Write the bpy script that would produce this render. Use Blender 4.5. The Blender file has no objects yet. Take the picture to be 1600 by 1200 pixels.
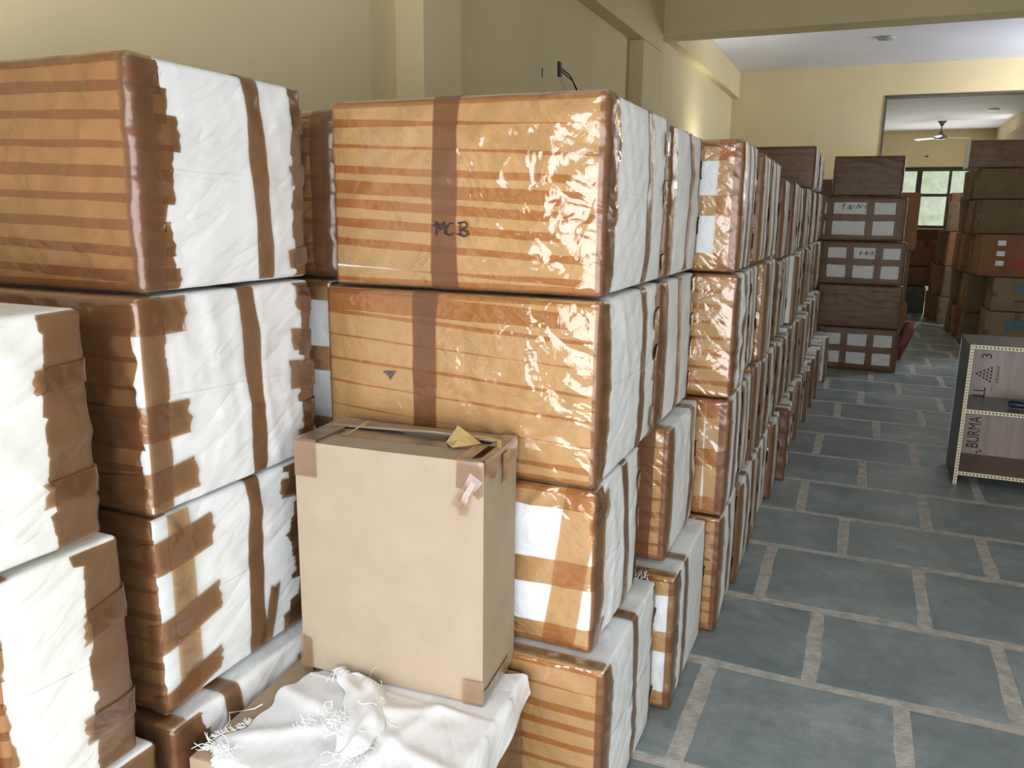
import bpy, math, random
import numpy as np
from mathutils import Vector, Matrix, noise as mn

sc = bpy.context.scene
COL = sc.collection

# ------------------------------------------------------------------ camera
YAW, PITCH, ROLL, FPX, CAMH = .40412, .211085, .0126915, 1263.37, 1.55
fw = np.array([-math.sin(YAW)*math.cos(PITCH), math.cos(YAW)*math.cos(PITCH), -math.sin(PITCH)])
rt = np.array([math.cos(YAW), math.sin(YAW), 0.])
up = np.cross(rt, fw)
r2 = rt*math.cos(ROLL)+up*math.sin(ROLL)
u2 = -rt*math.sin(ROLL)+up*math.cos(ROLL)
cam = bpy.data.cameras.new('camera'); camo = bpy.data.objects.new('camera', cam); COL.objects.link(camo)
camo.matrix_world = Matrix(((r2[0], u2[0], -fw[0], 0), (r2[1], u2[1], -fw[1], 0), (r2[2], u2[2], -fw[2], CAMH), (0, 0, 0, 1)))
cam.sensor_fit = 'HORIZONTAL'; cam.sensor_width = 36; cam.lens = FPX/1600*36
cam.clip_start = .05; cam.clip_end = 200
sc.camera = camo

# ------------------------------------------------------------------ light, world, exposure
sc.view_settings.view_transform = 'Standard'; sc.view_settings.look = 'None'
sc.view_settings.gamma = 1; sc.view_settings.use_curve_mapping = False
sc.view_settings.exposure = 0.0
w = bpy.data.worlds.new('world'); sc.world = w; w.use_nodes = True
w.node_tree.nodes['Background'].inputs[0].default_value = (.80, .90, 1., 1)
w.node_tree.nodes['Background'].inputs[1].default_value = .6
sc.cycles.max_bounces = 8; sc.cycles.diffuse_bounces = 5; sc.cycles.transparent_max_bounces = 12
sc.cycles.caustics_reflective = False; sc.cycles.caustics_refractive = False
sc.cycles.use_denoising = True
sc.cycles.sample_clamp_indirect = 6


def area(name, loc, target, sx, sy, power, color, spread=math.pi):
    l = bpy.data.lights.new(name, 'AREA'); l.shape = 'RECTANGLE'; l.size = sx; l.size_y = sy
    l.energy = power; l.color = color; l.spread = spread
    o = bpy.data.objects.new(name, l); COL.objects.link(o); o.location = loc
    o.rotation_euler = (Vector(target)-Vector(loc)).to_track_quat('-Z', 'Z').to_euler()
    return o


# daylight through the open shutter behind the camera, through the windows of the further rooms, and an added wall glow
area('shutter_daylight', (.45, -.98, 1.15), (-.1, 2.0, .55), 3.7, 1.65, 150, (.95, .975, 1.))
area('side_window_daylight', (3.35, 11.7, 2.75), (-1.0, 11.8, 3.1), 2.0, .8, 125, (.90, .95, 1.))
area('left_wall_glow', (-1.80, 10.25, 1.98), (-2.03, 10.3, 2.85), .8, .15, 9., (.97, 1., .92), math.radians(150))  # added lamp standing inside the room, makes the bright patch on the left wall
area('far_room_daylight', (1.45, 22.75, 2.0), (1.2, 19, 2.3), 2.2, 1.2, 50, (.97, 1., .95))
area('far_side_daylight', (2.45, 20.3, 2.5), (-1., 20.3, 2.9), 2.0, .8, 14, (1., .97, .9))


# ------------------------------------------------------------------ materials
def mat(name):
    m = bpy.data.materials.new(name); m.use_nodes = True
    nt = m.node_tree; nt.nodes.clear()
    out = nt.nodes.new('ShaderNodeOutputMaterial')
    return m, nt, out


def N(nt, t, **k):
    n = nt.nodes.new(t)
    for a, b in k.items(): setattr(n, a, b)
    return n


def ramp(nt, src, stops):
    r = N(nt, 'ShaderNodeValToRGB')
    e = r.color_ramp.elements
    while len(e) < len(stops): e.new(.5)
    for el, (p, c) in zip(e, stops):
        el.position = p; el.color = (c[0], c[1], c[2], 1)
    nt.links.new(src, r.inputs[0]); return r.outputs[0]


def coords(nt, scale=(1, 1, 1), rot=(0, 0, 0), kind='Object'):
    tc = N(nt, 'ShaderNodeTexCoord'); mp = N(nt, 'ShaderNodeMapping')
    mp.inputs['Scale'].default_value = scale; mp.inputs['Rotation'].default_value = rot
    nt.links.new(tc.outputs[kind], mp.inputs[0]); return mp.outputs[0]


def noise(nt, co, scale, detail=3, rough=.55, dist=0):
    n = N(nt, 'ShaderNodeTexNoise'); n.inputs['Scale'].default_value = scale
    n.inputs['Detail'].default_value = detail; n.inputs['Roughness'].default_value = rough
    n.inputs['Distortion'].default_value = dist
    nt.links.new(co, n.inputs['Vector']); return n.outputs[0]


def bump(nt, h, strength, dist, prev=None):
    b = N(nt, 'ShaderNodeBump'); b.inputs['Strength'].default_value = strength
    b.inputs['Distance'].default_value = dist; nt.links.new(h, b.inputs['Height'])
    if prev is not None: nt.links.new(prev, b.inputs['Normal'])
    return b.outputs[0]


def simple(name, color, rough=.6, var=.08, nscale=6, bumps=0, bscale=60, spec=.5, metal=0, stretch=(1, 1, 1)):
    m, nt, out = mat(name)
    p = N(nt, 'ShaderNodeBsdfPrincipled')
    co = coords(nt, stretch)
    nz = noise(nt, co, nscale, 5)
    c = np.array(color)
    col = ramp(nt, nz, [(.3, c*(1-var)), (.7, np.minimum(c*(1+var), 1))])
    nt.links.new(col, p.inputs['Base Color'])
    p.inputs['Roughness'].default_value = rough; p.inputs['Specular IOR Level'].default_value = spec
    p.inputs['Metallic'].default_value = metal
    if bumps: nt.links.new(bump(nt, noise(nt, co, bscale, 3), bumps, .01), p.inputs['Normal'])
    nt.links.new(p.outputs[0], out.inputs[0])
    return m


def streak(nt, direction, thin, scale, detail=3, rough=.5, dist=.2, ridge=True):
    """crease field: noise drawn out along one direction, folded into sharp ridges"""
    a = Vector(direction).normalized(); b = a.orthogonal().normalized(); c = a.cross(b)
    tc = N(nt, 'ShaderNodeTexCoord'); m1 = N(nt, 'ShaderNodeMapping'); m2 = N(nt, 'ShaderNodeMapping')
    m1.inputs['Rotation'].default_value = Matrix((a, b, c)).to_euler('XYZ')
    m2.inputs['Scale'].default_value = (1/thin, 1, 1)
    nt.links.new(tc.outputs['Object'], m1.inputs[0]); nt.links.new(m1.outputs[0], m2.inputs[0])
    n = noise(nt, m2.outputs[0], scale, detail, rough, dist)
    if not ridge: return n
    s1 = N(nt, 'ShaderNodeMath', operation='SUBTRACT'); s1.inputs[1].default_value = .5; nt.links.new(n, s1.inputs[0])
    s2 = N(nt, 'ShaderNodeMath', operation='ABSOLUTE'); nt.links.new(s1.outputs[0], s2.inputs[0])
    s3 = N(nt, 'ShaderNodeMapRange'); s3.inputs[2].default_value = .14; nt.links.new(s2.outputs[0], s3.inputs[0])
    return s3.outputs[0]


def mat_cloth(name='woven_white', tint=(.79, .815, .83)):
    m, nt, out = mat(name)
    p = N(nt, 'ShaderNodeBsdfPrincipled'); co = coords(nt)
    t = np.array(tint)
    col = ramp(nt, noise(nt, co, 5, 5), [(.25, t*.86), (.5, t), (.8, np.minimum(t*1.05, .9))])
    # faint grey smudges
    sm = noise(nt, coords(nt, (6, 6, 1.5)), 1.6, 2)
    smr = ramp(nt, sm, [(.70, (1, 1, 1)), (.80, (.80, .79, .77))])
    mx = N(nt, 'ShaderNodeMix', data_type='RGBA', blend_type='MULTIPLY'); mx.inputs[0].default_value = 1
    nt.links.new(col, mx.inputs[6]); nt.links.new(smr, mx.inputs[7])
    nt.links.new(mx.outputs[2], p.inputs['Base Color'])
    p.inputs['Roughness'].default_value = .62; p.inputs['Specular IOR Level'].default_value = .3
    wv = noise(nt, coords(nt, (1, 1, 1)), 420, 1)
    b = bump(nt, wv, .12, .002)
    b = bump(nt, streak(nt, (-.35, 1, .42), 8, 9, 3, .5, .25), .40, .007, b)
    b = bump(nt, streak(nt, (.3, 1, .35), 3.5, 5, 2, .4, .3, False), .5, .02, b)
    nt.links.new(b, p.inputs['Normal']); nt.links.new(p.outputs[0], out.inputs[0])
    return m


def mat_tape(name, trans=.80, tc=(.955, .70, .43), base=(.34, .17, .07), gloss=.13, bstr=.6, spec=1.7):
    m, nt, out = mat(name)
    co = coords(nt)
    b = bump(nt, streak(nt, (1, .9, -.75), 3.2, 7, 3, .55, .5), bstr*.5, .010)
    b = bump(nt, streak(nt, (1, -.7, .8), 3.5, 6, 3, .5, .5), bstr*.35, .008, b)
    b = bump(nt, noise(nt, co, 16, 4, .6, .8), bstr*.45, .008, b)
    tr = N(nt, 'ShaderNodeBsdfTransparent'); tr.inputs[0].default_value = (*tc, 1)
    p = N(nt, 'ShaderNodeBsdfPrincipled')
    bc = np.array(base)
    nt.links.new(ramp(nt, noise(nt, co, 7, 4), [(.3, bc*.85), (.7, bc*1.15)]), p.inputs['Base Color'])
    p.inputs['Roughness'].default_value = .45; nt.links.new(b, p.inputs['Normal'])
    mx = N(nt, 'ShaderNodeMixShader'); mx.inputs[0].default_value = trans
    nt.links.new(p.outputs[0], mx.inputs[1]); nt.links.new(tr.outputs[0], mx.inputs[2])
    g = N(nt, 'ShaderNodeBsdfGlossy'); g.inputs['Roughness'].default_value = gloss
    g.inputs['Color'].default_value = (1, 1, 1, 1); nt.links.new(b, g.inputs['Normal'])
    fr = N(nt, 'ShaderNodeFresnel'); fr.inputs[0].default_value = 1.5; nt.links.new(b, fr.inputs['Normal'])
    m2 = N(nt, 'ShaderNodeMixShader'); mu_ = N(nt, 'ShaderNodeMath', operation='MULTIPLY'); mu_.inputs[1].default_value = spec
    mu_.use_clamp = True; nt.links.new(fr.outputs[0], mu_.inputs[0])
    nt.links.new(mu_.outputs[0], m2.inputs[0]); nt.links.new(mx.outputs[0], m2.inputs[1]); nt.links.new(g.outputs[0], m2.inputs[2])
    nt.links.new(m2.outputs[0], out.inputs[0])
    return m


M = {}
M['cloth'] = mat_cloth()
M['cloth_warm'] = mat_cloth('woven_offwhite', (.80, .80, .76))
M['film'] = mat_tape('brown_packing_tape', tc=(.97, .735, .475), base=(.42, .225, .10), gloss=.10)
M['tape'] = mat_tape('brown_packing_tape_thick', trans=.50, tc=(.90, .64, .41), base=(.17, .09, .045), gloss=.24, bstr=.35, spec=.75)
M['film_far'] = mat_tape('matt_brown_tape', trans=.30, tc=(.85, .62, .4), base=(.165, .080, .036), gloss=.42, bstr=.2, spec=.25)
M['film_shaded'] = mat_tape('shaded_brown_tape', trans=.60, tc=(.90, .60, .36), base=(.22, .11, .045), gloss=.2, bstr=.5, spec=1.)  # same tape made darker: shade on the left columns put into the colour
M['card'] = simple('corrugated_card', (.41, .325, .23), .75, .05, 9, .12, 90, .25)
M['card_dark'] = simple('dark_brown_card', (.17, .115, .06), .8, .12, 6, .1, 60, .25)  # low brown base for the right-hand and far cartons
M['card_tan'] = simple('dark_tan_card', (.27, .20, .12), .8, .1, 6, .1, 60, .25)  # low tan base for the two logo cartons
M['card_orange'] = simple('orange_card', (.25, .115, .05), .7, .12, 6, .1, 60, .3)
M['card_inner'] = simple('corrugated_core', (.20, .13, .08), .9, .3, 80)
M['black'] = simple('black_ink', (.012, .010, .012), .6, .1)
M['black_lam'] = simple('black_laminate', (.035, .037, .037), .3, .2, 4, .02, 30, .5)
M['masking'] = simple('yellowed_tape', (.55, .40, .16), .5, .1, 20, .3, 40)
M['white_label'] = simple('white_label', (.8, .8, .8), .4, .03)
M['blue_print'] = simple('blue_green_print', (.10, .17, .19), .6, .2, 30)
M['red_print'] = simple('red_print', (.35, .05, .04), .6, .2, 30)
M['thread'] = simple('white_thread', (.82, .83, .83), .6, .02)
M['cream_edge'] = simple('cream_edge_band', (.72, .63, .44), .45, .05, 20)
M['metal_dark'] = simple('brown_enamel', (.10, .085, .08), .35, .1, 5, 0, 1, .5)
M['frame_dark'] = simple('dark_window_frame', (.035, .028, .022), .45, .1)
M['grey_sack'] = simple('grey_green_sack', (.13, .15, .12), .85, .25, 8, .4, 40)
M['wood_trim'] = simple('dark_stone_trim', (.10, .09, .07), .6, .2, 8)


def mat_wall(name, c):
    m, nt, out = mat(name)
    p = N(nt, 'ShaderNodeBsdfPrincipled'); co = coords(nt)
    c = np.array(c)
    nt.links.new(ramp(nt, noise(nt, co, 1.3, 6, .6), [(.3, c*.94), (.7, c*1.03)]), p.inputs['Base Color'])
    p.inputs['Roughness'].default_value = .7; p.inputs['Specular IOR Level'].default_value = .3
    nt.links.new(bump(nt, noise(nt, co, 45, 4), .15, .004), p.inputs['Normal'])
    nt.links.new(p.outputs[0], out.inputs[0]); return m


M['wall'] = mat_wall('cream_painted_plaster', (.72, .605, .37))
M['ceil'] = mat_wall('white_painted_ceiling', (.78, .80, .90))


def mat_slab():
    m, nt, out = mat('slate_slab')
    p = N(nt, 'ShaderNodeBsdfPrincipled'); co = coords(nt)
    oi = N(nt, 'ShaderNodeObjectInfo')
    add = N(nt, 'ShaderNodeVectorMath', operation='ADD'); nt.links.new(co, add.inputs[0])
    sc_ = N(nt, 'ShaderNodeVectorMath', operation='SCALE'); nt.links.new(oi.outputs['Location'], sc_.inputs[0]); sc_.inputs['Scale'].default_value = 3.7
    nt.links.new(sc_.outputs[0], add.inputs[1]); v = add.outputs[0]
    n1 = noise(nt, v, 2.6, 8, .65); n2 = noise(nt, v, 14, 5, .7)
    c1 = ramp(nt, n1, [(.3, (.165, .21, .22)), (.55, (.26, .305, .315)), (.78, (.46, .50, .51))])
    c2 = ramp(nt, n2, [(.25, (.72, .72, .72)), (.5, (1, 1, 1)), (.85, (1.18, 1.18, 1.16))])
    mx = N(nt, 'ShaderNodeMix', data_type='RGBA', blend_type='MULTIPLY'); mx.inputs[0].default_value = .8
    nt.links.new(c1, mx.inputs[6]); nt.links.new(c2, mx.inputs[7])
    # object tint
    rnd = ramp(nt, oi.outputs['Random'], [(0, (.88, .9, .9)), (1, (1.1, 1.08, 1.06))])
    m3 = N(nt, 'ShaderNodeMix', data_type='RGBA', blend_type='MULTIPLY'); m3.inputs[0].default_value = 1
    nt.links.new(mx.outputs[2], m3.inputs[6]); nt.links.new(rnd, m3.inputs[7])
    nt.links.new(m3.outputs[2], p.inputs['Base Color'])
    rr = N(nt, 'ShaderNodeMapRange'); nt.links.new(n2, rr.inputs[0]); rr.inputs[3].default_value = .30; rr.inputs[4].default_value = .52
    nt.links.new(rr.outputs[0], p.inputs['Roughness'])
    p.inputs['Specular IOR Level'].default_value = .45
    b = bump(nt, noise(nt, v, 7, 6, .6), .30, .012); b = bump(nt, noise(nt, v, 60, 3), .15, .002, b)
    nt.links.new(b, p.inputs['Normal']); nt.links.new(p.outputs[0], out.inputs[0]); return m


M['slab'] = mat_slab()
M['mortar'] = simple('cement_joint', (.47, .455, .42), .8, .25, 22, .3, 90, .25)


def mat_plyface():
    m, nt, out = mat('plywood_back'); p = N(nt, 'ShaderNodeBsdfPrincipled')
    n1 = noise(nt, coords(nt, (9, 9, 1.2)), 3, 5, .6)
    nt.links.new(ramp(nt, n1, [(.3, (.30, .225, .20)), (.7, (.42, .33, .30))]), p.inputs['Base Color'])
    p.inputs['Roughness'].default_value = .35; nt.links.new(p.outputs[0], out.inputs[0]); return m


M['ply'] = mat_plyface()
M['shelf_in'] = simple('shelf_surface', (.20, .215, .22), .3, .12, 8)
M['shelf_brown'] = simple('shelf_floor_brown', (.22, .13, .09), .4, .12, 8)


def mat_frost():
    m, nt, out = mat('frosted_daylit_glass'); co = coords(nt)
    n1 = noise(nt, co, 3.2, 7, .75, .5)
    c = ramp(nt, n1, [(.32, (.50, .62, .36)), (.5, (.72, .82, .60)), (.68, (.93, .97, .88))])
    e = N(nt, 'ShaderNodeEmission'); nt.links.new(c, e.inputs[0]); e.inputs[1].default_value = .80
    nt.links.new(e.outputs[0], out.inputs[0]); return m


M['frost'] = mat_frost()


# ------------------------------------------------------------------ mesh helpers
def link(name, me, parent=None):
    o = bpy.data.objects.new(name, me); COL.objects.link(o)
    if parent is not None: o.parent = parent
    return o


def mesh(name, verts, faces, m, smooth=True):
    me = bpy.data.meshes.new(name)
    me.from_pydata([tuple(map(float, v)) for v in verts], [], [tuple(map(int, f)) for f in faces])
    if smooth: me.polygons.foreach_set('use_smooth', [True]*len(me.polygons))
    me.materials.append(m); me.update()
    return me


def boxes(name, bl, m, parent=None, bevel=0):
    """several axis-aligned boxes (x0,x1,y0,y1,z0,z1) in ONE mesh of one part; edges chamfered when bevel>0"""
    V, Fc = [], []
    for b in bl:
        lo = np.array([b[0], b[2], b[4]], float); hi = np.array([b[1], b[3], b[5]], float)
        bv = min(bevel, *(.45*(hi-lo)))
        n0 = len(V)
        if bv <= 0:
            for i in range(8): V.append([hi[k] if (i >> k) & 1 else lo[k] for k in range(3)])
            for f in ((0, 2, 3, 1), (4, 5, 7, 6), (0, 1, 5, 4), (2, 6, 7, 3), (0, 4, 6, 2), (1, 3, 7, 5)):
                Fc.append([n0+i for i in f])
        else:
            idx = {}
            for i in range(8):
                s = [(i >> k) & 1 for k in range(3)]
                for a in range(3):
                    v = [0, 0, 0]
                    for k in range(3):
                        e = hi[k] if s[k] else lo[k]
                        v[k] = e if k == a else (e-bv if s[k] else e+bv)
                    idx[(i, a)] = len(V); V.append(v)
            quads = {0: (0, 2, 6, 4), 1: (0, 1, 5, 4), 2: (0, 1, 3, 2)}
            for a in range(3):
                q = quads[a]
                Fc.append([idx[(i, a)] for i in q]); Fc.append([idx[(i | (1 << a), a)] for i in q][::-1])
            for i in range(8):
                Fc.append([idx[(i, a)] for a in range(3)])
                for k in range(3):
                    if not (i >> k) & 1:
                        j = i | (1 << k); a, b2 = [q for q in range(3) if q != k]
                        Fc.append([idx[(i, a)], idx[(j, a)], idx[(j, b2)], idx[(i, b2)]])
    me = mesh(name, V, Fc, m, False)
    import bmesh
    bm = bmesh.new(); bm.from_mesh(me); bmesh.ops.recalc_face_normals(bm, faces=bm.faces); bm.to_mesh(me); bm.free()
    return link(name, me, parent)


def struct(o): o['kind'] = 'structure'; return o


def tag(o, label, cat, group=None):
    o['label'] = label; o['category'] = cat
    if group: o['group'] = group
    return o


def empty(name, loc=(0, 0, 0), rz=0):
    o = bpy.data.objects.new(name, None); COL.objects.link(o); o.location = loc; o.rotation_euler = (0, 0, rz)
    o.empty_display_size = .1
    return o


def tube(name, pts, r, m, parent=None, seg=6):
    pts = [Vector(p) for p in pts]; V, Fc = [], []
    for i, p in enumerate(pts):
        t = (pts[min(i+1, len(pts)-1)]-pts[max(i-1, 0)]).normalized()
        a = t.orthogonal().normalized(); b = t.cross(a)
        for k in range(seg):
            g = 2*math.pi*k/seg; V.append(p+r*(math.cos(g)*a+math.sin(g)*b))
    for i in range(len(pts)-1):
        for k in range(seg):
            Fc.append([i*seg+k, i*seg+(k+1) % seg, (i+1)*seg+(k+1) % seg, (i+1)*seg+k])
    Fc.append(list(range(seg))[::-1]); Fc.append([(len(pts)-1)*seg+k for k in range(seg)])
    return link(name, mesh(name, V, Fc, m), parent)


# ------------------------------------------------------------------ wrapped-box surface
class Surf:
    """rounded, puffed and wrinkled cuboid, local origin at the middle of its base"""

    def __init__(s, W, D, H, r=.018, puff=.007, wr=.003, seed=0, res=.014, lean=(0, 0), sag=0):
        s.W, s.D, s.H, s.r, s.puff, s.wr, s.res, s.lean, s.sag = W, D, H, r, puff, wr, res, lean, sag
        s.lo = np.array([-W/2, -D/2, 0.]); s.hi = np.array([W/2, D/2, H])
        rs = np.random.RandomState(seed); s.rs = rs
        s.waves = []
        for _ in range(7):
            d = rs.normal(size=3); d /= np.linalg.norm(d)
            s.waves.append((d*rs.uniform(14, 46), rs.uniform(0, 6.3), rs.uniform(.3, 1)))
        s.warp = [(rs.normal(size=3)*7, rs.uniform(0, 6.3)) for _ in range(3)]
        s.mask = (rs.normal(size=3)*5, rs.uniform(0, 6.3))

    def disp(s, p, n):
        c = (s.lo+s.hi)/2; h = (s.hi-s.lo)/2
        u = np.clip(np.abs(p-c)/h, 0, 1)**4
        a = np.abs(n)
        bl = a[:, 0]*(1-u[:, 1])*(1-u[:, 2])+a[:, 1]*(1-u[:, 0])*(1-u[:, 2])
        wp = sum(np.sin(p@k+f) for k, f in s.warp)*.9
        t = 0
        for k, f, am in s.waves:
            x = np.sin(p@k+f+wp); t = t+am*(1-np.abs(x))**2*.9
        mk = .55+.45*np.sin(p@s.mask[0]+s.mask[1])
        lowf = np.sin(p[:, 0]*6+s.mask[1])*np.sin(p[:, 2]*7+s.warp[0][1])*np.sin(p[:, 1]*6+1)
        return s.puff*bl+(s.wr*(t*mk-1.2)+s.wr*1.2*lowf*bl)*(1-.85*a[:, 2])

    def at(s, q, off=0):
        q = np.asarray(q, float)
        r = s.r
        inner = np.clip(q, s.lo+r, s.hi-r)
        d = q-inner; L = np.linalg.norm(d, axis=1, keepdims=True); L[L < 1e-9] = 1
        n = d/L
        p = inner+r*n
        o = np.asarray(off, float)
        if o.ndim == 0: o = np.full(len(q), float(o))
        p = p+n*(s.disp(p, n)+o)[:, None] if s.puff or s.wr else p+n*o[:, None]
        z = p[:, 2]/s.H
        p[:, 0] += s.lean[0]*z; p[:, 1] += s.lean[1]*z
        if s.sag: p[:, 2] -= s.sag*np.clip(z, 0, 1)*(p[:, 0]/s.W*2)**2*np.sign(p[:, 0])*.5
        return p

    def axis(s, lo, hi, near=True):
        r = s.r; n = max(2, int((hi-lo-2*r)/s.res)+1)
        mid = np.linspace(lo+r, hi-r, n+1)
        k = [0, .35, .65] if s.res < .03 else [0, .5]
        return np.concatenate([[lo+r*x for x in k], mid, [hi-r*x for x in k[::-1]]])

    def body(s, name, m, parent):
        ax = [s.axis(s.lo[k], s.hi[k]) for k in range(3)]
        V, Fc = [], []
        n0 = 0
        for k in range(3):
            a, b = [q for q in range(3) if q != k]
            for side in (0, 1):
                if k == 2 and side == 0 and s.res > .02: pass
                A, B = np.meshgrid(ax[a], ax[b], indexing='ij')
                q = np.zeros((A.size, 3)); q[:, a] = A.ravel(); q[:, b] = B.ravel()
                q[:, k] = s.hi[k] if side else s.lo[k]
                V.append(q)
                na, nb = len(ax[a]), len(ax[b])
                I, J = np.meshgrid(np.arange(na-1), np.arange(nb-1), indexing='ij')
                i0 = (n0+I*nb+J).ravel()
                f = np.stack([i0, i0+nb, i0+nb+1, i0+1], 1)
                flip = (side == 1) ^ (k != 1)
                if flip: f = f[:, ::-1]
                Fc.append(f); n0 += len(q)
        V = np.concatenate(V); Fc = np.concatenate(Fc)
        key = np.round(V*1e5).astype(np.int64)
        _, first, inv = np.unique(key, axis=0, return_index=True, return_inverse=True)
        inv = inv.reshape(-1)
        P = s.at(V[first]); Fc = inv[Fc]
        return link(name, mesh(name, P, Fc, m), parent)

    # ring coordinates -> nominal surface point
    def ring(s, ax, sv, cv):
        W, D, H = s.W, s.D, s.H
        q = np.zeros((len(sv), 3))
        if ax == 'Z':   # along the front left->right, then the right side going back
            L = 2*(W+D); t = np.mod(sv, L)
            f1 = t <= W; f2 = (t > W) & (t <= W+D); f3 = (t > W+D) & (t <= 2*W+D); f4 = t > 2*W+D
            q[f1, 0] = -W/2+t[f1]; q[f1, 1] = -D/2
            q[f2, 0] = W/2; q[f2, 1] = -D/2+(t[f2]-W)
            q[f3, 0] = W/2-(t[f3]-W-D); q[f3, 1] = D/2
            q[f4, 0] = -W/2; q[f4, 1] = D/2-(t[f4]-2*W-D)
            q[:, 2] = np.clip(cv, 0, H)
        elif ax == 'X':  # up the front, back over the top
            L = 2*(H+D); t = np.mod(sv, L)
            f1 = t <= H; f2 = (t > H) & (t <= H+D); f3 = (t > H+D) & (t <= 2*H+D); f4 = t > 2*H+D
            q[f1, 1] = -D/2; q[f1, 2] = t[f1]
            q[f2, 2] = H; q[f2, 1] = -D/2+(t[f2]-H)
            q[f3, 1] = D/2; q[f3, 2] = H-(t[f3]-H-D)
            q[f4, 2] = 0; q[f4, 1] = D/2-(t[f4]-2*H-D)
            q[:, 0] = np.clip(cv, -W/2, W/2)
        else:            # up the right side, left over the top
            L = 2*(H+W); t = np.mod(sv, L)
            f1 = t <= H; f2 = (t > H) & (t <= H+W); f3 = (t > H+W) & (t <= 2*H+W); f4 = t > 2*H+W
            q[f1, 0] = W/2; q[f1, 2] = t[f1]
            q[f2, 2] = H; q[f2, 0] = W/2-(t[f2]-H)
            q[f3, 0] = -W/2; q[f3, 2] = H-(t[f3]-H-W)
            q[f4, 2] = 0; q[f4, 0] = -W/2+(t[f4]-2*H-W)
            q[:, 1] = np.clip(cv, -D/2, D/2)
        return q

    def corners(s, ax):
        if ax == 'Z': c = [0, s.W, s.W+s.D, 2*s.W+s.D]; L = 2*(s.W+s.D)
        elif ax == 'X': c = [0, s.H, s.H+s.D, 2*s.H+s.D]; L = 2*(s.H+s.D)
        else: c = [0, s.H, s.H+s.W, 2*s.H+s.W]; L = 2*(s.H+s.W)
        return [x+k*L for x in c for k in (-1, 0, 1)]

    def patch(s, name, ax, s0, s1, c0, c1, m, parent, off=.0014, slope=0, wob=.0015, jag=(0, 0), cjag=(0, 0), curve=0):
        """tape from s0 to s1 round the ring, between c0 and c1 along the axis; jag = torn depth at the two ends,
        cjag = torn depth on the two long edges"""
        rs = s.rs; res = s.res
        sv = list(np.arange(s0, s1, res))+[s1]
        for c in s.corners(ax):
            for k in (-1, -.65, -.35, 0, .35, .65, 1):
                x = c+k*s.r
                if s0+.001 < x < s1-.001: sv.append(x)
        sv = np.array(sorted(sv)); keep = [0]
        for i in range(1, len(sv)-1):
            if sv[i]-sv[keep[-1]] > .0022: keep.append(i)
        keep.append(len(sv)-1); sv = sv[keep]
        nc = max(2, int(abs(c1-c0)/res)+1)
        if jag[0] or jag[1]: nc = max(nc, 6)
        if (jag[0] or jag[1]) and c1-c0 > .2 and res < .02: nc = int((c1-c0)/.0055)
        cv = np.linspace(c0, c1, nc+1)
        # refine towards the box's own edges
        hi = {'Z': (0, s.H), 'X': (-s.W/2, s.W/2), 'Y': (-s.D/2, s.D/2)}[ax]
        ex = [e+k*s.r for e in hi for k in (-1, -.65, -.35, .35, .65, 1)]
        cv = np.array(sorted(set(list(cv)+[x for x in ex if c0+.002 < x < c1-.002])))
        ns, nc = len(sv), len(cv)
        S = np.repeat(sv[:, None], nc, 1); C = np.repeat(cv[None], ns, 0)
        v = (cv-c0)/(c1-c0)
        # gently wandering long edges
        ph = rs.uniform(0, 6.3, 4)
        e0 = wob*(np.sin(sv*9+ph[0])+.7*np.sin(sv*31+ph[1])); e1 = wob*(np.sin(sv*8+ph[2])+.7*np.sin(sv*27+ph[3]))

        def torn(n, depth, L):
            # ragged tape ends: short straight runs, each cut off square or at a slant
            out = np.zeros(n); i = 0; dl = L/max(n-1, 1)
            while i < n:
                ln = max(2, int(rs.uniform(.016, .060)/dl)); a0 = rs.uniform(-.15, .75)*depth; sl_ = rs.choice([0, 0, 1, -1])*rs.uniform(.1, .5)*depth
                for k in range(ln):
                    if i < n: out[i] = a0+sl_*(k/ln)+rs.uniform(-.05, .05)*depth; i += 1
            return out
        if cjag[0]: e0 = e0-torn(ns, cjag[0], s1-s0)
        if cjag[1]: e1 = e1+torn(ns, cjag[1], s1-s0)
        C = C+e0[:, None]*(1-v)[None]+e1[:, None]*v[None]+slope*(S-(s0+s1)/2)
        if curve: C = C+curve*np.sin((S-s0)/(s1-s0)*math.pi)
        if jag[0] and c1-c0 > .2: S[0] -= torn(nc, jag[0]*2.2, c1-c0)
        elif jag[0]: S[0] += rs.uniform(-jag[0], jag[0], nc)*.5+jag[0]*.5*np.sin(v*3+ph[0])
        if jag[1] and c1-c0 > .2: S[-1] += torn(nc, jag[1]*2.2, c1-c0)
        elif jag[1]: S[-1] += rs.uniform(-jag[1], jag[1], nc)*.5+jag[1]*.5*np.sin(v*3+ph[1])
        q = s.ring(ax, S.ravel(), C.ravel())
        P = s.at(q, off)
        I, J = np.meshgrid(np.arange(ns-1), np.arange(nc-1), indexing='ij')
        i0 = (I*nc+J).ravel(); f = np.stack([i0, i0+nc, i0+nc+1, i0+1], 1)
        if ax != 'Z': f = f[:, ::-1]
        return link(name, mesh(name, P, f, m), parent)

    def strokes(s, name, lines, wd, m, parent, off=.005):
        """marker strokes on the front face, coordinates (s, z) as on the Z ring"""
        V, Fc = [], []
        for ln in lines:
            pts = []
            for a, b in zip(ln[:-1], ln[1:]):
                for k in range(6): pts.append(np.array(a)+(np.array(b)-np.array(a))*k/6)
            pts.append(np.array(ln[-1])); n0 = len(V)
            for i, p in enumerate(pts):
                d = pts[min(i+1, len(pts)-1)]-pts[max(i-1, 0)]; d = d/max(np.linalg.norm(d), 1e-6)
                nrm = np.array([-d[1], d[0]])*wd/2
                V += [p-nrm, p+nrm]
            for i in range(len(pts)-1):
                Fc.append([n0+2*i, n0+2*i+2, n0+2*i+3, n0+2*i+1])
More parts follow.
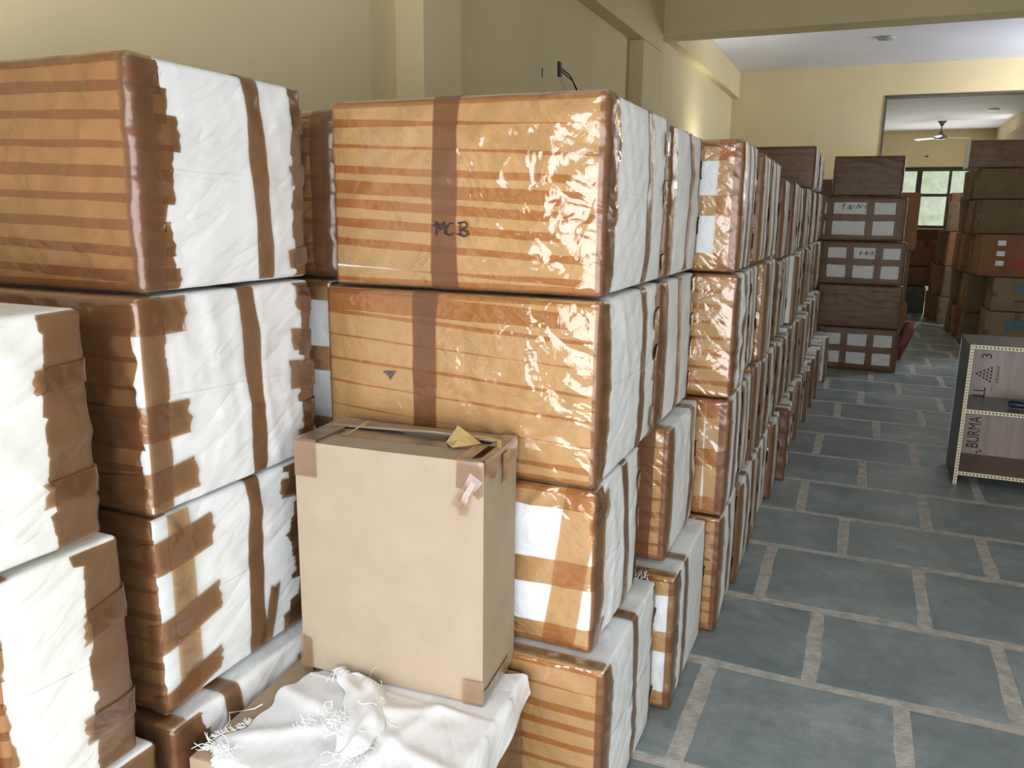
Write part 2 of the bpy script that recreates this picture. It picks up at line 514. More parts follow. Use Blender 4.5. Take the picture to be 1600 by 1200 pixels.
        V = np.array(V); P = s.at(s.ring('Z', V[:, 0], V[:, 1]), off)
        return link(name, mesh(name, P, Fc, m), parent)


NB = [0]


def bundle(label, x0, x1, y0, y1, z0, z1, front='film', side='std', res=.014, group=None, seed=None, name='wrapped_bundle',
           pitches=None, slope=0., vfront=(), hfront=(), vside=None, corner=.006, back=.03, tabs=(.03, .07), puff=.007, wr=.003,
           lean=(0, 0), rz=0, cloth='cloth', r=.013, cat='bundle', film='film', tape='tape', tw=.068, fsag=0, sidejag=.03, gap=.004, left=False, bands=(), fend=.004,
           htabs=None, far=False):
    NB[0] += 1
    seed = NB[0]*7+3 if seed is None else seed
    if far: gap = .009
    x0 += gap; x1 -= gap; y0 += gap; y1 -= gap; z1 -= gap
    W, D, H = x1-x0, y1-y0, z1-z0
    root = empty(name, ((x0+x1)/2, (y0+y1)/2, z0), rz)
    tag(root, label, cat, group or ('taped bundles of the long aisle row' if far else 'stacked bundles wrapped in white sacking and brown tape'))
    s = Surf(W, D, H, r=min(r, W*.3, D*.3, H*.3), puff=puff, wr=wr, seed=seed, res=res, lean=lean)
    rs = s.rs
    s.body('sack_cover', M[cloth], root)
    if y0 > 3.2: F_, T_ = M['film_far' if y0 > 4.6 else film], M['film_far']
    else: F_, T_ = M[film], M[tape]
    bo = .0016+(res-.014)*.06
    if front == 'film':
        # horizontal courses of tape, overlapping: overlaps read darker
        if pitches is None:
            n = int(H/.055); pitches = [rs.uniform(.045, .062) for _ in range(n+1)]
        z = H-tw*.45; k = 0
        for pt in [0]+list(pitches):
            z -= pt
            if z < -.02: break
            c0, c1 = max(z-tw/2, .002), min(z+tw/2, H-.001)
            if c1-c0 < .01: continue
            s0 = -rs.uniform(*tabs) if left else .004
            s1 = W+rs.uniform(*tabs)
            if fend < 0: s1 = W+fend
            s.patch('tape_strip', 'Z', s0, s1, c0, c1, F_, root, off=bo+.0007*(k % 3), slope=slope*(1 if abs(z-H/2) < H/2-.05 else .3), jag=(0, .008), wob=.0009)
            k += 1
    elif front == 'frame':
        # bands leaving white windows: vfront = x positions, hfront = z positions
        for zc in hfront:
            s.patch('tape_strip', 'Z', .004, W+rs.uniform(*tabs), max(zc-.034, .003), min(zc+.034, H-.002), F_, root, off=bo, jag=(0, .008))
    if front in ('film', 'frame'):
        if True:   # tape folded over the top and bottom front edges
            s.patch('edge_tape', 'X', H-.016, H+.04, -W/2+.003, W/2-.003, F_, root, off=bo+.0025, wob=.001)
            s.patch('edge_tape', 'X', -.02, .018, -W/2+.003, W/2-.003, F_, root, off=bo+.0025, wob=.001)
        for xc in vfront:
            s.patch('tape_strip', 'X', -.02 if front == 'film' else 0.01, H+rs.uniform(.05, .09), xc-W/2-.034, xc-W/2+.034, T_ if front == 'film' else F_, root, off=bo+.003, slope=rs.uniform(-.02, .02), wob=.0015)
    # corner strip front/right and the far vertical edge of the side
    if corner is not None:
        s.patch('corner_tape', 'Z', W-corner, W+(.05 if D > .3 else .028), .004, H-.003, T_, root, off=bo+.0045, wob=.001, jag=(0, .006))
    if res < .0165 and front != 'none2' and W > .6:
        s.patch('stitched_seam', 'Z', W+.03, W+D-.01, H*.50, H*.50+.010, M[cloth], root, off=.0012, slope=rs.uniform(-.05, .05))
    for (zc, ln, sl) in bands:
        s.patch('tape_strip', 'Z', W-.03 if fend > 0 else .3, W+ln, max(zc-.036, .004), min(zc+.036, H-.003), F_, root, off=bo+.006, slope=sl, jag=(0, .012))
    if side != 'none':
        vs = vside if vside is not None else [D*.52]
        for yc in vs:
            wd = .05 if D > .35 else .030
            s.patch('tape_strip', 'Y', .005, H+min(W*.5, .12), yc-D/2-wd/2, yc-D/2+wd/2, T_, root, off=bo+.002, slope=rs.uniform(-.06, .03), wob=.003, jag=(0, .01), curve=rs.uniform(-.012, .012))
        if back:
            s.patch('corner_tape', 'Z', W+D-back, W+D+.03, .004, H-.003, T_, root, off=bo+.001, wob=.002, jag=(sidejag*.4, 0))
            n = htabs if htabs is not None else (rs.randint(2, 4) if not far else 1)
            for t in range(n):
                zc = (t+rs.uniform(.3, .7))/n*H; hw = rs.uniform(.02, .034)
                s.patch('tape_strip', 'Z', W+D-back-rs.uniform(.01, sidejag+.01), W+D+.02, max(zc-hw, .01), min(zc+hw, H-.01), F_, root, off=bo+.0055, jag=(.01, 0), slope=rs.uniform(-.2, .2))
    return root, s


# ------------------------------------------------------------------ the room
XW, YF, ZC = -2.1, 13.0, 3.6
# floor: mortar bed + individually laid slate slabs
fl = struct(boxes('floor', [(-3.2, 4.2, -4.0, 24.0, -.12, -.0022)], M['mortar']))
rows = [(-.22, .30), (.36, .0), (.93, .32), (1.5, .04), (2.07, -.375), (2.66, -.02), (3.23, -.28), (3.84, .05), (4.36, -.19), (4.93, .11), (5.5, -.15), (6.1, .2), (6.65, -.07)]
y = 7.22; k = 0
rr = random.Random(4)
while y < 16.5:
    rows.append((y, [.10, -.2, .22, -.05][k % 4]+rr.uniform(-.04, .04))); y += .56+rr.uniform(-.01, .01); k += 1
rows.append((y, 0))
slabs = 0; slab_cache = {}
for (ya, ph), (yb, _) in zip(rows[:-1], rows[1:]):
    x = ph-.61*3
    while x > -1.35: x -= .61
    while x < 2.0:
        x2 = x+.61+rr.uniform(-.012, .012)
        if ya > 9.5 and (x2 < -.9 or x > 1.7): x = x2; continue
        if x2 > -1.35:
            wd, dp = round(x2-x-.052, 2), round(yb-ya-.045, 2)
            key = (wd, dp)
            if key not in slab_cache:
                n = 5; V, Fc = [], []
                q = random.Random(len(slab_cache))
                ring = []
                for a, b, L in (((-wd/2, -dp/2), (wd/2, -dp/2), n), ((wd/2, -dp/2), (wd/2, dp/2), n), ((wd/2, dp/2), (-wd/2, dp/2), n), ((-wd/2, dp/2), (-wd/2, -dp/2), n)):
                    for i in range(L):
                        t = i/L; ring.append((a[0]+(b[0]-a[0])*t+q.uniform(-.005, .005), a[1]+(b[1]-a[1])*t+q.uniform(-.005, .005)))
                m_ = len(ring)
                for (px, py) in ring: V.append((px, py, -.02))
                for (px, py) in ring: V.append((px, py, -.0014))
                for (px, py) in ring: V.append((px*(1-.008/wd), py*(1-.008/dp), -.0006))
                for lv in (0, 1):
                    for i in range(m_):
                        j = (i+1) % m_; Fc.append([lv*m_+i, lv*m_+j, (lv+1)*m_+j, (lv+1)*m_+i])
                Fc.append([2*m_+i for i in range(m_)])
                slab_cache[key] = mesh('stone_slab', V, Fc, M['slab'], False)
            if slabs < 298:
                o = link('stone_slab', slab_cache[key], fl); o.location = ((x+x2)/2, (ya+yb)/2, rr.uniform(-.0012, 0)); slabs += 1
                if rr.random() < .5: o.rotation_euler = (0, 0, math.pi)
        x = x2

# left wall, first bay, with the two pilasters; second bay set slightly forward
struct(boxes('wall_left', [(-2.35, XW, -1.7, 7.9, 0, ZC), (-2.35, -2.03, 7.9, 13., 0, ZC)], M['wall']))
struct(boxes('trim_1', [(XW-.05, -1.955, 3.48, 3.87, 0, ZC)], M['wall'], bevel=.004))       # pilaster
struct(boxes('trim_2', [(XW-.05, -1.972, 7.5, 8.25, 0, 3.058)], M['wall'], bevel=.004))       # second pilaster
struct(boxes('trim_3', [(XW-.05, -1.97, -4., 8.2, 3.06, ZC)], M['wall'], bevel=.004))       # beam along the left wall
struct(boxes('trim_4', [(-2.1, -1.93, 8.5, 13.0, 3.23, ZC)], M['wall'], bevel=.004))        # second beam along the left wall
struct(boxes('trim_5', [(-2.1, 3.6, 8.2, 8.5, 3.21, ZC+.2)], M['wall'], bevel=.006))        # cross beam
struct(boxes('trim_6', [(-2.1, 3.6, 3.3, 3.6, 3.21, ZC)], M['wall'], bevel=.006))           # nearer cross beam, out of view
struct(boxes('wall_right', [(3.5, 3.75, -1.7, 13., 0, ZC)], M['wall']))
struct(boxes('ceiling', [(-2.4, 3.8, -4., 24., ZC, ZC+.2)], M['ceil']))
struct(boxes('wall_far', [(-2.4, .08, 13., 13.23, 0, ZC), (.08, 3.0, 13., 13.23, 3.18, ZC), (3.0, 3.8, 13., 13.23, 0, ZC)], M['wall']))
struct(boxes('trim_7', [(.072, .10, 12.985, 13.24, 0, 3.19), (.072, 3.0, 12.985, 13.24, 3.165, 3.19)], M['wood_trim'], bevel=.003))  # dark lining of the opening
# front wall with the open shutter doorway behind the photographer
struct(boxes('wall_front', [(-2.4, -1.6, -1.7, -1.5, 0, ZC), (2.4, 3.8, -1.7, -1.5, 0, ZC), (-1.6, 2.4, -1.7, -1.5, 2.8, ZC)], M['wall']))
# far room
struct(boxes('wall_far_left', [(-2.4, -2.1, 13.2, 24., 0, ZC)], M['wall']))
struct(boxes('wall_far_right', [(2.62, 2.8, 13.2, 24., 0, ZC)], M['wall']))
struct(boxes('trim_8', [(2.45, 2.62, 13.2, 23., 3.0, 3.2)], M['wall'], bevel=.004))
struct(boxes('wall_back', [(-2.4, .55, 23., 23.25, 0, ZC), (.55, 2.45, 23., 23.25, 2.72, ZC), (.55, 2.45, 23., 23.25, 0, 1.25), (2.45, 2.8, 23., 23.25, 0, ZC)], M['wall']))
wn = struct(boxes('window_1', [(.55, 2.45, 22.98, 23.08, 2.63, 2.73), (.55, 2.45, 22.98, 23.08, 1.25, 1.32), (.55, .62, 22.98, 23.08, 1.25, 2.72), (2.38, 2.45, 22.98, 23.08, 1.25, 2.72),
                              (1.03, 1.15, 22.97, 23.08, 1.3, 2.65), (1.74, 1.80, 22.98, 23.08, 1.3, 2.65), (1.13, 1.75, 22.99, 23.06, 2.02, 2.09)], M['frame_dark'], bevel=.006))
for (a, b, c, d) in ((.62, 1.03, 1.32, 2.63), (1.15, 1.74, 2.09, 2.63), (1.15, 1.74, 1.32, 2.02), (1.80, 2.38, 1.32, 2.63)):
    boxes('glass_pane', [(a-.01, b+.01, 23.03, 23.036, c-.01, d+.01)], M['frost'], wn)

# ceiling rosette in the middle bay
def disc(name, c, r, h, m, parent=None, seg=24, prof=None):
    prof = prof or [(0, 0), (r, 0), (r*1.02, -h*.4), (r*.8, -h), (0, -h)]
    V, Fc = [], []
    for (pr_, pz) in prof:
        for k in range(seg):
            g = 2*math.pi*k/seg; V.append((c[0]+pr_*math.cos(g), c[1]+pr_*math.sin(g), c[2]+pz))
    for i in range(len(prof)-1):
        for k in range(seg): Fc.append([i*seg+k, i*seg+(k+1) % seg, (i+1)*seg+(k+1) % seg, (i+1)*seg+k])
    return link(name, mesh(name, V, Fc, m), parent)


M['off_grey'] = simple('grey_plastic', (.38, .38, .40), .5, .03)
tag(disc('ceiling_rosette', (0, 11.05, ZC), .10, .03, M['off_grey']), 'small round grey cover on white ceiling of the middle bay', 'ceiling cover')
tag(disc('ceiling_light', (2.05, 18.8, ZC), .10, .03, simple('white_plastic', (.85, .85, .85), .4, .02)), 'small round white light on the far room ceiling', 'light')

# ceiling fan in the far room
fan = empty('ceiling_fan', (1.32, 20.9, ZC)); tag(fan, 'ceiling fan hanging from the far room ceiling above the window', 'fan')
disc('canopy', (0, 0, 0), .09, .08, M['metal_dark'], fan, prof=[(0, 0), (.10, 0), (.05, -.05), (.03, -.10), (0, -.10)])
tube('down_rod', [(0, 0, -.08), (0, 0, -.26)], .014, M['metal_dark'], fan)
disc('motor_housing', (0, 0, -.22), .12, .1, M['metal_dark'], fan, prof=[(0, 0), (.03, 0), (.07, -.06), (.13, -.10), (.13, -.14), (.08, -.17), (0, -.17)])
fb = simple('fan_blade_white', (.62, .60, .56), .4, .05)
for k in range(3):
    a = math.radians(20+120*k); ca, sa = math.cos(a), math.sin(a)
    V = []
    for (rr_, wd, zz) in ((.12, .03, -.345), (.2, .06, -.345), (.6, .075, -.35), (.64, .05, -.35)):
        for sgn in (-1, 1):
            for th in (0, -.006):
                V.append((rr_*ca-sgn*wd*sa, rr_*sa+sgn*wd*ca, zz+th+sgn*.012))
    Fc = []
    for i in range(3):
        a0, b0 = i*4, i*4+4
        Fc += [[a0, a0+2, b0+2, b0], [a0+1, b0+1, b0+3, a0+3], [a0, b0, b0+1, a0+1], [a0+2, a0+3, b0+3, b0+2]]
    Fc += [[0, 1, 3, 2], [12, 14, 15, 13]]
    link('fan_blade', mesh('fan_blade', V, Fc, fb, False), fan)
tag(disc('wall_socket', (1.2, 22.97, 3.0), .03, .03, M['black']), 'small dark fixing on the yellow far wall below the fan', 'fixing')

# loose wires out of the left wall
wr_ = empty('wall_wires', (XW, 5.68, 2.53)); tag(wr_, 'loose dark wires poking out of the cream left wall', 'wires')
boxes('junction_hole', [(-.002, .012, -.025, .025, -.05, .05)], M['black'], wr_, .003)
tube('wire', [(0, 0, .02), (.05, .1, -.03), (.07, .2, -.11), (.05, .33, -.14), (.05, .42, -.10)], .0045, M['black'], wr_)
tube('wire', [(0, 0, 0), (.06, .12, -.06), (.06, .25, -.13), (.05, .38, -.16), (.05, .42, -.12)], .004, M['black'], wr_)
boxes('wall_chip', [(-.002, .004, -.33, -.315, -.10, -.04)], M['wood_trim'], wr_)
# ------------------------------------------------------------------ bundles, front group (B)
rr0 = random.Random(21)
r0, s0_ = bundle('big orange-brown taped bundle with MCB handwritten on its front', -1.255, -.53, 1.75, 2.36, 1.362, 1.81, front='film',
                 pitches=[.060, .060, .050, .036, .045, .047, .05, .06], slope=-.045, vfront=(.325,), vside=[.37], res=.012, tabs=(.045, .088), corner=.015, wr=.0032, puff=.011, back=.04, sidejag=.045, htabs=3)
# handwriting M C B
def P2(px, py):   # read off along the front face: pixels -> (s, z)
    return ((px-500)/430*.725, (466-py)/318*.448)
MC = [[(681, 376), (682, 354), (680, 352), (688, 366), (694, 351), (695, 373)], [(675, 360), (680, 357), (694, 356)],
      [(709, 355), (703, 354), (697, 362), (697, 372), (702, 375), (708, 371)],
      [(720, 352), (719, 374), (722, 374)], [(716, 354), (727, 352), (731, 356), (728, 361), (719, 365), (730, 367), (732, 372), (726, 376), (714, 372)]]
s0_.strokes('marker_writing', [[P2(*p) for p in l] for l in MC], .0036, M['black'], r0, off=.0085)
rT, sT = bundle('orange-brown film-wrapped bundle directly under the MCB bundle', -1.29, -.53, 1.75, 2.33, .905, 1.356, front='film',
       pitches=[.022, .058, .064, .06, .062, .066, .064, .05, .05], slope=-.05, vfront=(.30,), vside=[.38], res=.012, tabs=(.03, .07), corner=.012, wr=.0032, puff=.011, back=.035, sidejag=.06, htabs=3)
sT.strokes('torn_spot', [[(.182, .236), (.216, .238)], [(.190, .231), (.210, .232)], [(.196, .226), (.206, .227)], [(.199, .221), (.203, .221)]], .0055, M['metal_dark'], rT, off=.0075)
r, s = bundle('bundle with white panels between orange tape, behind the tall carton', -1.25, -.53, 1.76, 2.2, .47, .90, front='frame',
              hfront=(.405, .20, .03), vfront=(), vside=[.27], res=.013, corner=.004, tabs=(.05, .11), back=.03, wr=.004, puff=.009, lean=(-.0, 0))
s.patch('tape_strip', 'X', .004, s.H+.05, .26, .345, M['film'], r, off=.0065, slope=.13)
s.patch('tape_strip', 'Z', s.W-.01, s.W+.09, .33, .39, M['film'], r, off=.008, slope=.4, jag=(0, .01))
rF, sF = bundle('floor bundle with orange film front, right of the low carton', -1.22, -.475, 1.70, 2.26, 0, .468, front='film', slope=-.03,
       vside=[.30], res=.013, corner=.016, wr=.0035, puff=.009, tabs=(.03, .05), vfront=(.2,))
for q in range(7):
    x0_ = .335-.06*rr0.random(); y0_ = .24+.05*rr0.random(); pts_ = [(x0_, y0_, .466)]
    for k in range(5): pts_.append((pts_[-1][0]+rr0.uniform(-.010, .012), pts_[-1][1]+rr0.uniform(-.015, .012), .470+.022*math.sin(k*1.1)*rr0.random()))
    tube('loose_thread', pts_, .0012, M['thread'], rF, 4)
# column behind the MCB column
bundle('white bundle with one brown band, top level just behind the MCB bundle', -1.1, -.53, 2.375, 2.86, 1.362, 1.80, front='film', vside=[.27], vfront=(), res=.018, back=.035, sidejag=.03, corner=.02)
bundle('white bundle with torn brown tape tabs, third level behind the film-wrapped bundle', -1.1, -.53, 2.345, 2.86, .905, 1.352, front='film', vside=[.06, .27], res=.018, back=.035, sidejag=.04, corner=.02, htabs=4)
bundle('narrow glossy brown-ended bundle standing on end at second level', -.74, -.49, 2.40, 2.86, .46, .90, front='film', vside=[.33], res=.013, back=.02, corner=.02,
       tabs=(.008, .02), vfront=(.16,), wr=.004, cloth='cloth', name='upright_bundle', htabs=1)
bundle('floor bundle with two white front windows between brown tape', -.70, -.432, 2.31, 2.86, 0, .455, front='frame', hfront=(.425, .235, .03), vfront=(), vside=[.17],
       res=.014, corner=.018, back=.02, tabs=(.06, .12), wr=.003, htabs=1)
# column E, standing forward into the aisle
ge = 'bundles of the column standing forward beside the aisle'
bundle('top bundle of forward column, two white windows framed in shiny brown tape', -.95, -.395, 2.88, 3.28, 1.352, 1.795, front='frame', hfront=(.405, .225, .03), vfront=(.50, .34), vside=[.17, .28],
       res=.015, corner=.03, back=.02, tabs=(.03, .06), wr=.0035)
bundle('glossy all-brown bundle, third level of the forward column', -.95, -.385, 2.88, 3.25, .905, 1.346, front='film', vside=[.19], res=.014, corner=.012, back=.03, wr=.006, puff=.008, tabs=(.02, .05))
bundle('bundle with two white squares left of an orange band, second level of forward column', -.95, -.385, 2.88, 3.25, .46, .90, front='frame', hfront=(.40, .22, .035), vfront=(.515, .44), vside=[.2],
       res=.014, corner=.03, back=.03, tabs=(.05, .08), wr=.0035)
bundle('narrow orange film-ended floor bundle of the forward column', -.80, -.385, 2.87, 3.3, 0, .455, front='film', vside=[.2], res=.014, corner=.02, back=.03, wr=.0035, tabs=(.03, .05))

# long aisle row receding to the far stack: every bundle separate
rr = random.Random(11)
LV = [(0, .44), (.445, .885), (.89, 1.32), (1.325, 1.735)]
LN = ['floor level', 'second level', 'third level', 'top level']
ORD = ['first', 'second', 'third', 'fourth', 'fifth', 'sixth', 'seventh', 'eighth', 'ninth', 'tenth', 'eleventh', 'twelfth', 'thirteenth', 'fourteenth', 'fifteenth', 'sixteenth', 'seventeenth', 'eighteenth', 'nineteenth', 'twentieth']
for lv in range(4):
    y = [3.32, 3.27, 3.27, 3.30][lv]; k = 0
    while y < 8.35 and k < 20:
        d = rr.choice([.26, .30, .36, .42, .48])
        if y+d > 8.55: d = max(8.55-y, .18)
        xr = -.40+(.024 if lv == 0 else .012 if lv == 1 else .004)*(y-2.88)+rr.uniform(-.014, .014)+(.035 if rr.random() < .12 else 0)
        if lv == 0: xr += .01
        z0, z1 = LV[lv]
        if y < 3.9: z0, z1 = z0*1.028, z1*1.028
        if lv < 3 and rr.random() < .3: z1 -= rr.uniform(.01, .035) if lv != 3 else 0
        zz1 = z1-rr.uniform(0, .012)
        if lv < 3 : pass
        full = rr.random() < .25
        bundle('%s bundle back along the aisle row after the forward column, %s' % (ORD[k], LN[lv]), xr-.5, xr, y, y+d, z0, zz1,
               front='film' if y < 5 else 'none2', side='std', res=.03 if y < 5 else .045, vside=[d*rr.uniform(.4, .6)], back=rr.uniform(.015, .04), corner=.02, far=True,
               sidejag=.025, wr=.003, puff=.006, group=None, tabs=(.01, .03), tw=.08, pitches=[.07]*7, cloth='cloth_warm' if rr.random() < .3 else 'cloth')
        y += d+rr.choice([0, 0, .004, .01]); k += 1

bundle('dark brown bundle lying on top of the aisle row before the far wall', -1.2, -.385, 6.5, 7.05, 1.742, 2.04, front='film', film='tape', vside=[.3], res=.035, corner=.012, back=.02, tabs=(.01, .02), tape='tape')
bundle('white and brown bundle on the aisle row just behind the dark brown one', -1.1, -.375, 7.06, 7.6, 1.742, 2.02, front='none2', vside=[.3], res=.04, corner=.012, far=True)

# the far stack of five across the aisle
gz = [0, .437, .868, 1.30, 1.735]
def gridbundle(label, x0, x1, z0, z1, cols, nrow, y=8.86, film_=False):
    W = x1-x0-.008; H = z1-z0-.004
    if film_:
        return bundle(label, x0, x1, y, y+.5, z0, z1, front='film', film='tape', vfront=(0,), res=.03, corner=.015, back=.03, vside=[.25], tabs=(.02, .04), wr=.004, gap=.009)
    return bundle(label, x0, x1, y, y+.5, z0, z1, front='frame', vfront=cols, hfront=[H*t for t in nrow], res=.03, corner=.03, back=.03, vside=[.25], tabs=(.02, .04), wr=.003, gap=.009)
gridbundle('bottom bundle of the far five-high stack, six white windows', -.40, .405, gz[0], gz[1], (.035, .285, .53, .765), (.93, .50, .07))
gridbundle('all brown film bundle, second from bottom of the far five-high stack', -.40, .40, gz[1]+.002, gz[2], (), (), film_=True)
ra, sa_ = gridbundle('middle bundle of far five-high stack, six white windows with scribble', -.41, .385, gz[2]+.002, gz[3], (.035, .275, .54, .765), (.93, .52, .07))
sa_.strokes('marker_writing', [[(.36, .30), (.38, .33), (.37, .29)], [(.40, .30), (.43, .33), (.42, .29), (.45, .32)], [(.46, .29), (.48, .33), (.49, .29)]], .006, M['black'], ra, off=.008)
rb, sb_ = gridbundle('fourth bundle of the far stack, four wide white windows with scribble', -.43, .345, gz[3]+.002, gz[4], (.07, .44, .70), (.94, .52, .05))
sb_.strokes('marker_writing', [[(.18, .33), (.20, .36), (.19, .30)], [(.23, .31), (.26, .35), (.25, .30), (.29, .34)], [(.31, .31), (.33, .36), (.34, .32), (.37, .35)], [(.39, .31), (.40, .35)]], .006, M['black'], rb, off=.008)
gridbundle('plain brown top bundle of the far five-high stack', -.36, .29, gz[4]+.004, 2.12, (), (), film_=True)

# ------------------------------------------------------------------ left groups
# A: tall column at the left, C: column between A and the MCB column, L: nearest column at the left edge
bundle('big dark-striped brown bundle on top at upper left, white side with wide brown band', -2.02, -1.262, 1.15, 1.665, 1.385, 1.83, front='film', slope=-.03, pitches=[.045, .052, .055, .045, .052, .048, .05, .05, .05], film='film_shaded',
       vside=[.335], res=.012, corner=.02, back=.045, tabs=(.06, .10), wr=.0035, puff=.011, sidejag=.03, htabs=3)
bundle('third-level left bundle with taped corner slit showing white, under the dark striped one', -2.0, -1.262, 1.125, 1.67, .935, 1.38, front='film', film='film_shaded', fend=-.012, bands=((.405, .115, .0), (.19, .10, .0), (.04, .115, .1)), vside=[.31],
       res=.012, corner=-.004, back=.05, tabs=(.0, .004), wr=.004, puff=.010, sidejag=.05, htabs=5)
rD, sD = bundle('second-level left bundle, white windows and torn brown tape patch, beside tall carton', -2.0, -1.27, 1.125, 1.67, .485, .93, front='film', film='film_shaded', bands=((.36, .15, .12), (.19, .16, .22), (.03, .15, .3)), vside=[.295],
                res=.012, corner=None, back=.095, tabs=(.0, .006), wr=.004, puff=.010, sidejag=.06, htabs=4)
sD.patch('tape_strip', 'Y', .01, .15, .045, .085, M['tape'], rD, off=.0075, slope=.25, jag=(0, .02))
sD.patch('corner_tape', 'Z', sD.W+.035, sD.W+.095, .01, sD.H-.005, M['film'], rD, off=.0085)
bundle('floor-level white bundle with brown taped ends behind the low carton', -1.95, -1.232, 1.10, 1.66, 0, .478, front='film', vfront=(.62,), vside=[.17], res=.014, corner=.05, back=.10, tabs=(.07, .1), wr=.004,
       sidejag=.05, puff=.009, cloth='cloth')
# nearest column
bundle('off-white bundle with ragged brown end tape at left edge of the picture, upper', -1.95, -1.225, .52, .985, .965, 1.382, front='none2', vside=[], film='film_shaded', res=.012, corner=.03, back=.085, wr=.003, puff=.010, cloth='cloth_warm', sidejag=.022, htabs=2)
bundle('off-white bundle with ragged brown tape at left edge, below the upper off-white one', -1.95, -1.225, .755, 1.02, .50, .955, front='film', vside=[], film='film_shaded', res=.012, corner=None, back=.085, wr=.003, puff=.008, cloth='cloth_warm', sidejag=.03, htabs=2, tabs=(.006, .012))
bundle('brown-ended floor bundle in the lower left corner', -1.95, -1.225, .56, 1.06, 0, .492, front='film', vside=[.2], res=.014, corner=.02, back=.14, wr=.003)
bundle('brown bundle in shade at the bottom left picture edge', -1.95, -1.255, .30, .745, .50, .95, front='film', vside=[.2], res=.02, corner=.02, back=.10, wr=.003)
bundle('second bundle in shade standing on the floor at the bottom left picture edge', -1.95, -1.24, .0, .545, 0, .49, front='film', vside=[.2], res=.03, corner=.02, back=.04, wr=.003)
# C column
gc_x = (-1.98, -1.268)
bundle('dark brown shiny bundle squeezed between upper left and MCB bundles', gc_x[0], gc_x[1]-.0, 1.80, 2.3, 1.37, 1.80, front='film', res=.018, corner=.04, vside=[.2], r=.03, tabs=(.02, .04), vfront=(.66,), tape='tape', wr=.003)
rC, sC = bundle('bundle with white slits seen in the gap left of the film-wrapped bundle', gc_x[0], -1.30, 1.80, 2.3, .93, 1.365, front='frame', hfront=(.41, .22, .02), vfront=(.5,), res=.018, corner=None, vside=[.2])
bundle('second-level bundle hidden in the gap behind the tall carton', gc_x[0], gc_x[1], 1.80, 2.3, .485, .925, front='film', res=.03, vside=[.2])
bundle('floor bundle hidden in the gap behind the low carton', gc_x[0], gc_x[1], 1.80, 2.3, 0, .48, front='film', res=.03, vside=[.2])


# ------------------------------------------------------------------ open tall carton
cx, cy, cz = -.945, 1.585, .447
cW, cD, cH = .472, .215, .572
ct = empty('tall_carton', (cx, cy, cz), math.radians(4)); tag(ct, 'tall plain brown cardboard carton with torn tape on top, standing on the low carton', 'carton')
th = .005
class CardSurf(Surf): pass
cs = Surf(cW, cD, cH, r=.003, puff=.004, wr=.0006, seed=5, res=.02)
# four walls and bottom in one folded board
def wall_panel(ax, sgn):
    n1, n2 = 12, 14
    V, Fc = [], []
    L = cW if ax == 'y' else cD
    for inner in (0, 1):
        for i in range(n1+1):
            for j in range(n2+1):
                t = -1+2*i/n1; h = j/n2
                bulge = .006*(1-t**4)*math.sin(math.pi*h)*(1 if ax == 'y' else .5)
                o_ = (cD if ax == 'y' else cW)/2-inner*th+bulge
                a = t*(L/2-inner*th)
                V.append((a, sgn*o_, h*cH) if ax == 'y' else (sgn*o_, a, h*cH))
    m_ = (n1+1)*(n2+1)
    for i in range(n1):
        for j in range(n2):
            q = [i*(n2+1)+j, (i+1)*(n2+1)+j, (i+1)*(n2+1)+j+1, i*(n2+1)+j+1]
            Fc.append(q); Fc.append([x+m_ for x in q][::-1])
        Fc.append([i*(n2+1)+n2, (i+1)*(n2+1)+n2, (i+1)*(n2+1)+n2+m_, i*(n2+1)+n2+m_])
    return V, Fc
V, Fc = [], []
for ax, sg in (('y', -1), ('y', 1), ('x', -1), ('x', 1)):
    v, f = wall_panel(ax, sg); n0 = len(V); V += v; Fc += [[n0+i for i in q] for q in f]
n0 = len(V)
V += [(-cW/2, -cD/2, .002), (cW/2, -cD/2, .002), (cW/2, cD/2, .002), (-cW/2, cD/2, .002)]; Fc.append([n0, n0+1, n0+2, n0+3])
link('carton_walls', mesh('carton_walls', V, Fc, M['card'], False), ct)


def slab_poly(name, pts, t, m, parent, core=None):
    """thin board from a quad-ish loop of 3D points, extruded by t downward"""
    n = len(pts); V = [Vector(p) for p in pts]+[Vector(p)-Vector((0, 0, t)) for p in pts]
    Fc = [list(range(n)), [n+i for i in range(n)][::-1]]+[[i, n+i, n+(i+1) % n, (i+1) % n] for i in range(n)]
    return link(name, mesh(name, V, Fc, m, False), parent)


hx, hy = cW/2, cD/2
slab_poly('inner_flap', [(-hx+.006, -hy+.006, cH-.006), (-.06, -hy+.006, cH-.012), (-.06, hy-.006, cH-.012), (-hx+.006, hy-.006, cH-.006)], .004, M['card'], ct)
slab_poly('inner_flap', [(.06, -hy+.006, cH-.012), (hx-.006, -hy+.006, cH-.006), (hx-.006, hy-.006, cH-.006), (.06, hy-.006, cH-.012)], .004, M['card'], ct)
slab_poly('front_flap', [(-hx, -hy, cH+.004), (0, -hy-.001, cH+.003), (hx, -hy, cH+.004), (hx-.002, .030, cH+.004), (.0, .030, cH+.001), (-hx+.004, .030, cH+.004)], .005, M['card'], ct)
slab_poly('back_flap', [(-hx+.02, .031, cH+.012), (.05, .033, cH+.020), (hx-.03, .036, cH+.014), (hx+.002, hy, cH+.006), (-hx, hy, cH+.006)], .005, M['card'], ct)
